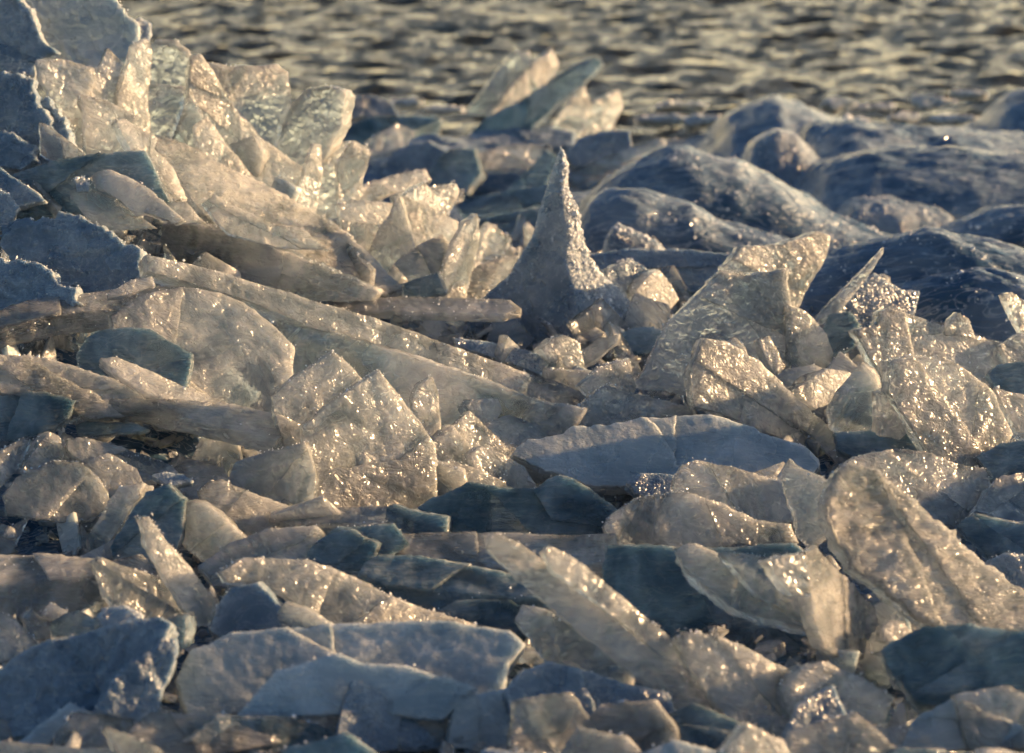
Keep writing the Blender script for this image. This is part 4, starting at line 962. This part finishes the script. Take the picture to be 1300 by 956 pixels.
# ------------------------------------------------------------------ front
D = [
 ('ice_slab', 'upper dark blue slab with a scalloped crest at the centre', SL, [(528, 645), (548, 632), (575, 623), (592, 612), (640, 618), (680, 621), (738, 617), (765, 640), (790, 660), (780, 685), (707, 690), (600, 690), (520, 675)], (0, .35, 1), .07, dict(a=(650, 705), d=.03, mat='blue', frost=.3)),
 ('ice_slab', 'square-ended dark block at the left end of the scalloped blue slab', SL, [(491, 645), (500, 641), (570, 655), (570, 678), (500, 676), (491, 662)], (-.1, .3, 1), .05, dict(a=(530, 705), d=.07, mat='blue', frost=.2)),
 ('ice_chunk', 'rounded blue hump on the right of the scalloped blue slab', CH, [(676, 622), (695, 608), (712, 602), (730, 607), (752, 622), (790, 650), (785, 670), (700, 660)], (0, .4, 1), .06, dict(a=(730, 705), d=.06, mat='blue', frost=.3)),
 ('ice_slab', 'frosty layered blue slab in the middle of the centre stack', SL, [(475, 690), (500, 680), (560, 677), (640, 676), (711, 679), (780, 678), (790, 712), (700, 722), (640, 718), (560, 712), (500, 704)], (0, .9, .6), .05, dict(a=(640, 760), d=.08, mat='streak', frost=.6, scat=.3, taper=0)),
 ('ice_slab', 'lowest blue slab of the centre stack with a dark teal front edge', SL, [(453, 730), (462, 715), (480, 705), (530, 708), (620, 722), (690, 738), (720, 756), (640, 757), (560, 752), (490, 745)], (0, .9, .5), .06, dict(a=(590, 800), d=.10, mat='blue', frost=.5, scat=.15, taper=0)),
 ('ice_chunk', 'small blue slab end below the centre stack', CH, [(550, 778), (575, 764), (610, 761), (647, 762), (675, 780), (690, 805), (600, 805), (560, 795)], (0, .5, 1), .05, dict(a=(620, 820), d=.0, mat='blue')),
 ('ice_plate', 'rough blue plate leaning behind the arched lit plate', PL, [(380, 730), (390, 700), (410, 680), (450, 672), (480, 690), (470, 725), (450, 760), (400, 760)], (-.2, .4, 1), .04, dict(a=(430, 770), d=-.02, mat='blue', frost=.5)),
 ('ice_plate', 'dim plate in the hollow left of the centre stack', PL, [(250, 720), (290, 690), (340, 672), (400, 668), (430, 690), (400, 730), (330, 745), (270, 745)], (0, .6, 1), .04, dict(a=(340, 760), d=.0, mat='clear', frost=.3)),
 ('ice_plate', 'dark plate between the two hollows of the centre', PL, [(400, 690), (430, 668), (500, 664), (520, 690), (480, 720), (440, 725)], (0, .4, 1), .04, dict(a=(460, 735), d=.0, mat='blue', frost=.3)),
 ('ice_plate', 'blurred golden plate with a blunt corner at the lower left', PL, [(119, 714), (127, 708), (159, 719), (203, 732), (225, 749), (240, 790), (235, 815), (190, 812), (169, 785), (142, 768), (130, 746)], (.25, .2, 1), .035, dict(a=(200, 830), d=.02, scat=.15, frost=.8)),
 ('ice_shard', 'thin golden splinter leaning left across the blunt golden plate', SH, [(179, 656), (190, 657), (210, 684), (233, 708), (257, 741), (279, 766), (268, 795), (247, 795), (230, 765), (206, 728), (186, 695)], (.4, .2, 1), .03, dict(a=(255, 825), d=.07, scat=.6, frost=1.6)),
 ('ice_plate', 'arched lit plate with a sugary edge at the lower left centre', PL, [(278, 726), (305, 709), (340, 711), (359, 712), (389, 711), (440, 728), (475, 746), (531, 771), (605, 795), (560, 815), (500, 820), (440, 815), (400, 790), (370, 765), (340, 745), (310, 742), (285, 738)], (.15, .45, 1), .035, dict(a=(480, 830), d=.02, mat='ice', relief=.006, frost=1, scat=.25)),
 ('ice_chunk', 'bluish rounded hump in front of the arched lit plate', CH, [(268, 800), (275, 768), (294, 745), (328, 740), (345, 758), (365, 780), (420, 800), (400, 825), (300, 830)], (-.15, .4, 1), .08, dict(a=(320, 840), d=.03, mat='frost', frost=.4)),
 ('ice_chunk', 'dark olive corner showing under the arched lit plate', CH, [(350, 778), (362, 764), (385, 772), (435, 802), (400, 812), (360, 806)], (-.3, .3, 1), .04, dict(a=(390, 835), d=.06, mat='clear', frost=.2)),
 ('ice_slab', 'big blurred pale blue slab lying at the bottom left centre', SL, [(222, 866), (240, 826), (262, 822), (290, 806), (402, 797), (410, 792), (560, 788), (648, 800), (668, 818), (648, 842), (640, 880), (540, 905), (400, 900), (236, 915)], (.05, .8, .9), .06, dict(a=(440, 915), d=.03, mat='rime', relief=.003, frost=.3)),
 ('ice_slab', 'second layer of ice lying on the big blurred pale blue slab', SL, [(296, 912), (352, 850), (372, 846), (428, 829), (462, 842), (520, 845), (608, 874), (560, 915), (450, 905)], (.05, .7, 1), .02, dict(a=(450, 930), d=.08, mat='rime', frost=.6)),
 ('ice_chunk', 'snowy deep blue mass in the bottom left corner', CH, [(-40, 870), (0, 850), (30, 826), (60, 812), (100, 806), (150, 790), (203, 781), (217, 792), (205, 825), (170, 870), (120, 930), (-40, 940)], (-.1, .5, 1), .1, dict(a=(80, 940), d=.02, mat='frost', relief=.02, frost=.6)),
 ('ice_chunk', 'pointed blue snow-covered piece right of the bottom left corner mass', CH, [(120, 905), (140, 865), (162, 840), (210, 814), (224, 811), (226, 830), (210, 870), (195, 920)], (.2, .4, 1), .07, dict(a=(165, 940), d=.06, mat='frost', relief=.01, frost=.7)),
 ('ice_plate', 'blurred brown plate at the left edge above the bottom corner', PL, [(-40, 770), (0, 778), (20, 787), (50, 820), (47, 836), (0, 840), (-40, 840)], (.2, .4, 1), .05, dict(a=(10, 860), d=.0, frost=.8)),
 ('ice_chunk', 'small blurred grey cube-like chunk near the left edge', CH, [(30, 782), (40, 772), (54, 786), (66, 790), (64, 812), (40, 812)], (.1, .3, 1), .04, dict(a=(50, 840), d=.02)),
 ('ice_chunk', 'small blurred lit chip above the cube-like chunk', CH, [(55, 781), (66, 767), (87, 776), (77, 790)], (.2, .4, 1), .03, dict(a=(75, 835), d=.03, frost=1)),
 ('ice_chunk', 'dark wedge between the lit chip and the golden plate', CH, [(62, 790), (80, 780), (95, 775), (127, 790), (114, 806), (66, 808)], (-.2, .4, 1), .05, dict(a=(95, 840), d=.03, mat='blue')),
 ('ice_chunk', 'warm crusty lump at the foot of the golden plate', CH, [(122, 782), (135, 770), (159, 768), (178, 778), (190, 800), (140, 812)], (.1, .5, 1), .06, dict(a=(150, 835), d=.05, frost=1.4, mat='frost')),
 ('ice_chunk', 'small dark glassy block left of the pale blue slab', CH, [(205, 800), (215, 785), (235, 785), (236, 822), (215, 835)], (-.3, .2, 1), .05, dict(a=(220, 850), d=.05, mat='blue')),
 ('ice_plate', 'pale teal plate with white cracks behind the two spears', PL, [(653, 787), (663, 768), (701, 775), (751, 806), (810, 847), (800, 880), (745, 880), (697, 850)], (-.2, .5, 1), .04, dict(a=(745, 890), d=.02, mat='clear', relief=.008, frost=.6, scat=.2)),
 ('ice_shard', 'left one of two long parallel spears in the foreground', SH, [(615, 679), (626, 676), (660, 690), (700, 720), (768, 770), (819, 812), (862, 852), (920, 905), (860, 905), (819, 868), (768, 828), (711, 782), (667, 745), (620, 697)], (.1, .45, 1), .022, dict(a=(880, 905), d=.04, mat='streak', relief=.003, frost=1.0, scat=.05, layers=False)),
 ('ice_shard', 'right one of two long parallel spears, the smoother of the pair', SH, [(688, 700), (697, 693), (718, 703), (745, 720), (789, 758), (829, 792), (875, 830), (940, 890), (920, 905), (880, 868), (819, 816), (768, 772), (706, 726)], (.2, .45, 1), .025, dict(a=(920, 905), d=.01, mat='ice', frost=.8, relief=.003, layers=False)),
 ('ice_plate', 'lit plate with a sparkling edge at the bottom right of the two spears', PL, [(858, 815), (867, 802), (904, 806), (941, 819), (1000, 850), (1040, 880), (1000, 920), (930, 920), (890, 870)], (.1, .5, 1), .05, dict(a=(950, 925), d=.03, frost=1.2, scat=.4)),
 ('ice_chunk', 'low rough chunk at the bottom edge left of the blue streaked slab', CH, [(1000, 870), (1022, 842), (1050, 838), (1062, 848), (1097, 861), (1135, 885), (1120, 920), (1010, 920)], (.1, .4, 1), .07, dict(a=(1060, 930), d=.03, frost=1.2, scat=.5)),
 ('ice_slab', 'blue wind-streaked slab in the bottom right corner', SL, [(1116, 826), (1130, 815), (1148, 808), (1171, 796), (1232, 791), (1290, 800), (1345, 812), (1345, 900), (1240, 910), (1165, 895), (1131, 855)], (-.2, .7, 1), .06, dict(a=(1240, 925), d=.05, mat='blue', relief=.006, frost=.2)),
 ('ice_slab', 'pinkish blurred slab at the bottom edge below the pale teal plate', SL, [(640, 880), (665, 850), (700, 838), (740, 850), (800, 868), (850, 880), (860, 915), (740, 925), (650, 920)], (.1, .6, 1), .06, dict(a=(740, 930), d=.06, mat='frost', frost=.8)),
]
build(D)

# the heap simply goes on toward the camera, below the last row of the photograph
TINT = {'ice': 'cloudy', 'clear': 'glassy', 'streak': 'streaked', 'rime': 'frosty pale blue', 'blue': 'deep blue'}
rowk = 0
for row, (yb, hgt, step) in enumerate([(955, 95, 118), (1012, 110, 150)]):
    xk = -70 + row * 40
    while xk < 1340:
        w_ = step * rng.uniform(.8, 1.25)
        sh = rng.choice([0, 1, 2, 3])
        lean_ = rng.uniform(-.5, .5) * w_
        hh = hgt * rng.uniform(.6, 1.0)
        if sh == 0:
            pts = [(xk, yb), (xk + w_ * .25 + lean_, yb - hh), (xk + w_ * .55 + lean_, yb - hh * .82), (xk + w_ * 1.1, yb)]
        elif sh == 1:
            pts = [(xk - 10, yb), (xk + w_ * .1, yb - hh * .5), (xk + w_ * .5, yb - hh * .72), (xk + w_ * 1.3, yb - hh * .38), (xk + w_ * 1.45, yb - 5)]
        elif sh == 2:
            pts = [(xk, yb), (xk + lean_ * .5 + w_ * .05, yb - hh * .8), (xk + w_ * .6 + lean_ * .4, yb - hh), (xk + w_ * .95, yb - hh * .45), (xk + w_, yb)]
        else:
            pts = [(xk - 20, yb - hh * .1), (xk + w_ * .2, yb - hh * .62), (xk + w_ * .9, yb - hh * .55), (xk + w_ * 1.4, yb - hh * .15), (xk + w_ * .7, yb + 4)]
        pts = [(u + rng.uniform(-6, 6), v + rng.uniform(-5, 5)) for u, v in pts]
        mt = ['ice', 'rime', 'clear', 'streak', 'blue', 'ice', 'frost'][rowk % 7]
        nm = ['pointed', 'low wedge-shaped', 'upright blocky', 'flat-topped'][sh]
        look = TINT.get(mt, 'snowy blue')
        plate('ice_plate', look + ' ' + nm + ' plate, ' + ORD[rowk] + ' from the left in the ' + ('lowest' if row else 'second lowest') + ' row', PL, pts,
              (rng.uniform(-.2, .35), rng.uniform(.3, .8), 1), rng.uniform(.03, .05), mat=mt, frost=.7, scat=.1, d=rng.uniform(-.02, .04))
        xk += step * rng.uniform(.6, .85)
        rowk += 1
    rowk = 0

# ------------------------------------------------------------------ frozen waves behind on the right
MD = 'ice mound'
mound('ice_mound', 'rounded dark blue mound at the waterline right of centre', MD, [(905, 178), (925, 150), (950, 138), (985, 126), (1020, 135), (1060, 152), (1100, 160)], 205, 0.9, frost=0.17, rough=0.017)
mound('ice_mound', 'long low dark blue bank reaching the right edge at the waterline', MD, [(1030, 162), (1080, 158), (1150, 166), (1230, 170), (1300, 176), (1400, 180)], 265, 1.1, frost=0.06, rough=0.017, ripple=.008)
mound('ice_mound', 'high blue hump at the far right edge against the water', MD, [(1215, 172), (1250, 158), (1275, 128), (1300, 118), (1340, 112), (1400, 130)], 195, 0.7, frost=0.04, rough=0.017)
mound('ice_mound', 'smooth dark blue swell stretching behind the sparkling mound', MD, [(1040, 210), (1100, 196), (1180, 190), (1260, 195), (1400, 200)], 300, 0.9, frost=0.04, rough=0.013, ripple=.008)
mound('ice_mound', 'steep frosted lump with a glowing top beside the sparkling mound', MD, [(925, 190), (955, 178), (985, 163), (1010, 170), (1035, 195), (1055, 222), (1078, 248)], 262, 0.4, 'frost', frost=0.24, rough=0.013)
mound('ice_mound', 'broad sparkling mound sloping down to the right behind the great plate', MD, [(765, 230), (800, 205), (840, 190), (880, 189), (930, 203), (975, 222), (1030, 256), (1080, 280), (1130, 300)], 312, 0.55, 'glaze', frost=0.54, rough=0.017)
mound('ice_mound', 'rippled blue mound just right of the spike', MD, [(728, 290), (745, 258), (775, 243), (820, 240), (870, 260), (930, 285), (1000, 305)], 322, 0.35, 'glaze', frost=0.20, rough=0.013, ripple=.008)
mound('ice_mound', 'low pale snowy fold between the dark blue swells at the right', MD, [(1040, 268), (1080, 250), (1130, 252), (1190, 268), (1240, 285)], 305, 0.4, 'frost', frost=0.10, rough=0.013)
mound('ice_mound', 'pale blue rise at the right edge above the dark glazed waves', MD, [(1190, 300), (1230, 280), (1265, 266), (1300, 262), (1400, 258)], 325, 0.4, 'glaze', frost=0.10, rough=0.013, ripple=.006)
mound('ice_mound', 'upper dark glazed wave with a streaked crest at the right', MD, [(990, 350), (1030, 330), (1090, 312), (1150, 298), (1200, 294), (1260, 308), (1330, 330), (1400, 350)], 400, 0.4, 'glaze', frost=0.17, rough=0.017, ripple=.012)
mound('ice_mound', 'lower dark glazed wave curling down to the right edge', MD, [(1110, 378), (1150, 362), (1190, 350), (1240, 345), (1290, 350), (1340, 365), (1400, 385)], 430, 0.3, 'glaze', frost=0.17, rough=0.017, ripple=.010)
mound('ice_mound', 'small frosty lump against the foot of the rippled mound', MD, [(755, 318), (768, 295), (785, 284), (805, 295), (830, 306), (858, 322)], 335, 0.14, 'frost', frost=0.17, rough=0.008)
mound('ice_mound', 'low frozen shelf behind the spike at mid distance', MD, [(560, 285), (620, 275), (700, 262), (760, 255), (820, 258), (870, 265)], 305, 0.9, 'glaze', frost=0.10, rough=0.017, ripple=.008)
mound('ice_mound', 'low icy bank at the waterline between the left pile and the far fan', MD, [(420, 200), (470, 186), (540, 180), (600, 180), (660, 184)], 235, 0.9, 'glaze', frost=0.17, rough=0.026)
mound('ice_mound', 'low icy bank at the waterline right of the far fan of shards', MD, [(700, 212), (760, 202), (830, 194), (890, 198), (940, 210)], 245, 0.8, 'frost', frost=0.17, rough=0.026)

# unseen ridge added beyond the right edge to shade the hollow at the centre
mound('ice_mound', 'unseen tall ridge of ice added outside the right edge to cast shade', MD, [(1560, 700), (1640, 545), (1750, 475), (1900, 450), (2050, 520), (2150, 640)], 740, 1.0, 'frost', frost=0.00, rough=0.043)

# small floating brash along the waterline
SPOTS = sorted([(1030, 142), (1062, 130), (1086, 152), (1112, 136), (1150, 147), (1175, 128), (1206, 150), (1230, 118), (1262, 140), (868, 132), (900, 152), (520, 128), (562, 138), (835, 150)])
for i_, (cx, cy_) in enumerate(SPOTS):
    w_, h_ = rng.uniform(12, 36), rng.uniform(3, 7)
    pts = [(cx + w_ * math.cos(k / 8 * math.tau) * rng.uniform(.5, 1.3), cy_ + h_ * math.sin(k / 8 * math.tau) * rng.uniform(.4, 1.6)) for k in range(8)]
    o = plate('floating_ice_chunk', ORD[i_] + ' chunk of ice floating along the waterline, counted from the left', 'ice floe', pts, (rng.uniform(-.2, .4), .6, 1), rng.uniform(.04, .08), mat='rime', frost=2.0, scat=2.5, fs=3.2, jag=.012)
    o['group'] = 'floating ice chunks along the waterline'

# ------------------------------------------------------------------ small fragments wedged everywhere in the heap
protos = []
KINDS = [('needle-like', 3, .2), ('needle-like', 4, .26), ('triangular', 3, .7), ('triangular', 3, .5), ('four-cornered', 4, .7), ('four-cornered', 4, .5), ('five-sided', 5, .85), ('long narrow', 4, .34), ('long narrow', 5, .4), ('broad', 5, 1.1)]
LOOK = {'ice': 'cloudy', 'clear': 'glassy', 'streak': 'streaked', 'rime': 'frosty pale'}
for k in range(30):
    shape, nn, el = KINDS[k % 10]
    mt = ['ice', 'clear', 'streak', 'rime', 'clear', 'ice', 'streak'][k % 7]
    sz = rng.uniform(34, 46)
    ph = rng.uniform(0, 6)
    pts = [(650 + sz * el * math.cos(ph + j / nn * math.tau) * rng.uniform(.7, 1.2), 600 + sz * 1.15 * math.sin(ph + j / nn * math.tau) * rng.uniform(.7, 1.2)) for j in range(nn)]
    o = plate('ice_fragment', '', 'ice fragment', pts, (0, 0.15, 1), rng.uniform(.007, .020), mat=mt, frost=.7, scat=.08, jag=.002, relief=.002, layers=False)
    protos.append((o, shape, mt))
used, labels = set(), set()
ZONES = [
    ('in the upper left pile', (120, 150, 400, 300), 14), ('at the left below the snowy blocks', (0, 300, 150, 420), 10),
    ('along the upper side of the long beam', (220, 300, 520, 380), 14), ('between the beam and the spike', (480, 300, 690, 440), 18),
    ('around the foot of the spike', (640, 380, 860, 470), 18), ('left of the domed brown plate', (0, 420, 160, 540), 12),
    ('under the fish-shaped slab', (120, 470, 340, 600), 14), ('beside the stone-like plate', (0, 590, 180, 700), 12),
    ('left of the pentagon plate', (200, 560, 390, 700), 14), ('right of the pentagon plate', (540, 480, 720, 620), 22),
    ('above the big blue-grey slab', (700, 440, 900, 540), 14), ('among the plates right of the great cracked plate', (960, 430, 1150, 590), 22),
    ('behind the long lit plate at the right', (1050, 370, 1300, 450), 12), ('near the shield-like plate', (1100, 520, 1310, 640), 14),
    ('below the big blue-grey slab', (760, 590, 1010, 720), 14), ('in the hollow above the dark blue slabs', (390, 640, 640, 740), 14),
    ('in front of the centre stack', (440, 730, 700, 860), 14), ('beside the golden splinters at the lower left', (60, 680, 330, 800), 14),
    ('under the giant rugged slab', (980, 720, 1300, 850), 14), ('along the bottom left edge', (-10, 820, 450, 960), 12),
    ('along the bottom right edge', (650, 840, 1300, 960), 12), ('on the frozen shore behind the spike', (440, 170, 900, 330), 22),
]
for zone, (x0, y0, x1, y1), cnt in ZONES:
    for _ in range(cnt):
        p = hit(rng.uniform(x0, x1), rng.uniform(y0, y1), -0.01)
        for _t in range(40):
            src, shape, mt = rng.choice(protos)
            s = rng.uniform(.5, 1.5)
            lab = ('tiny ' if s < .78 else 'small ' if s < 1.12 else 'larger ') + LOOK[mt] + ' ' + shape + ' fragment ' + zone
            if lab not in labels:
                break
        labels.add(lab)
        if src.name not in used:
            used.add(src.name)
            o = src
        else:
            o = src.copy()
            COL.objects.link(o)
            for ch in list(src.children):
                c = ch.copy()
                COL.objects.link(c)
                c.parent = o
        o.location = p + Vector((0, 0, rng.uniform(-.005, .04)))
        o.rotation_euler = (rng.gauss(-0.35, .5), rng.gauss(0, .8), rng.uniform(-1.2, 1.2))
        o.scale = (s, s, s)
        o['label'] = lab
        o['category'] = 'ice fragment'
        o['group'] = 'small ice fragments between the plates'
for src, shape, mt in protos:
    if src.name not in used:
        for ch in list(src.children):
            bpy.data.objects.remove(ch)
        bpy.data.objects.remove(src)

# ------------------------------------------------------------------ crushed ice too fine to count, lying in the gaps
cv, cf = [], []
for _ in range(15000):
    x, y = rng.uniform(-1.6, 1.6), rng.uniform(4.2, 9.0)
    if abs(x) > 0.19 * y + 0.1:
        continue
    p = Vector((x, y, ground_z(x, y) + rng.uniform(0, .045)))
    q = Matrix.Rotation(rng.uniform(0, 6.28), 3, Vector((rng.gauss(0, 1), rng.gauss(0, 1), rng.gauss(0, 1) + .001)).normalized())
    s_ = min(.04, .007 * math.exp(abs(rng.gauss(0, .7))))
    nn = rng.choice([3, 4, 5])
    k = len(cv)
    tk = s_ * rng.uniform(.12, .4)
    R_ = [s_ * rng.uniform(.5, 1.4) for _ in range(nn)]
    for zz in (tk, -tk):
        for j in range(nn):
            cv.append(p + q @ Vector((R_[j] * math.cos(j / nn * math.tau), R_[j] * math.sin(j / nn * math.tau), zz)))
    cf.append(tuple(range(k, k + nn)))
    cf.append(tuple(range(k + 2 * nn - 1, k + nn - 1, -1)))
    for j in range(nn):
        cf.append((k + j, k + nn + j, k + nn + (j + 1) % nn, k + (j + 1) % nn))
o = link('crushed_ice', cv, cf, 'ice')
o['label'] = 'crushed ice crumbs filling the gaps of the heap'
o['category'] = 'crushed ice'
o['kind'] = 'stuff'
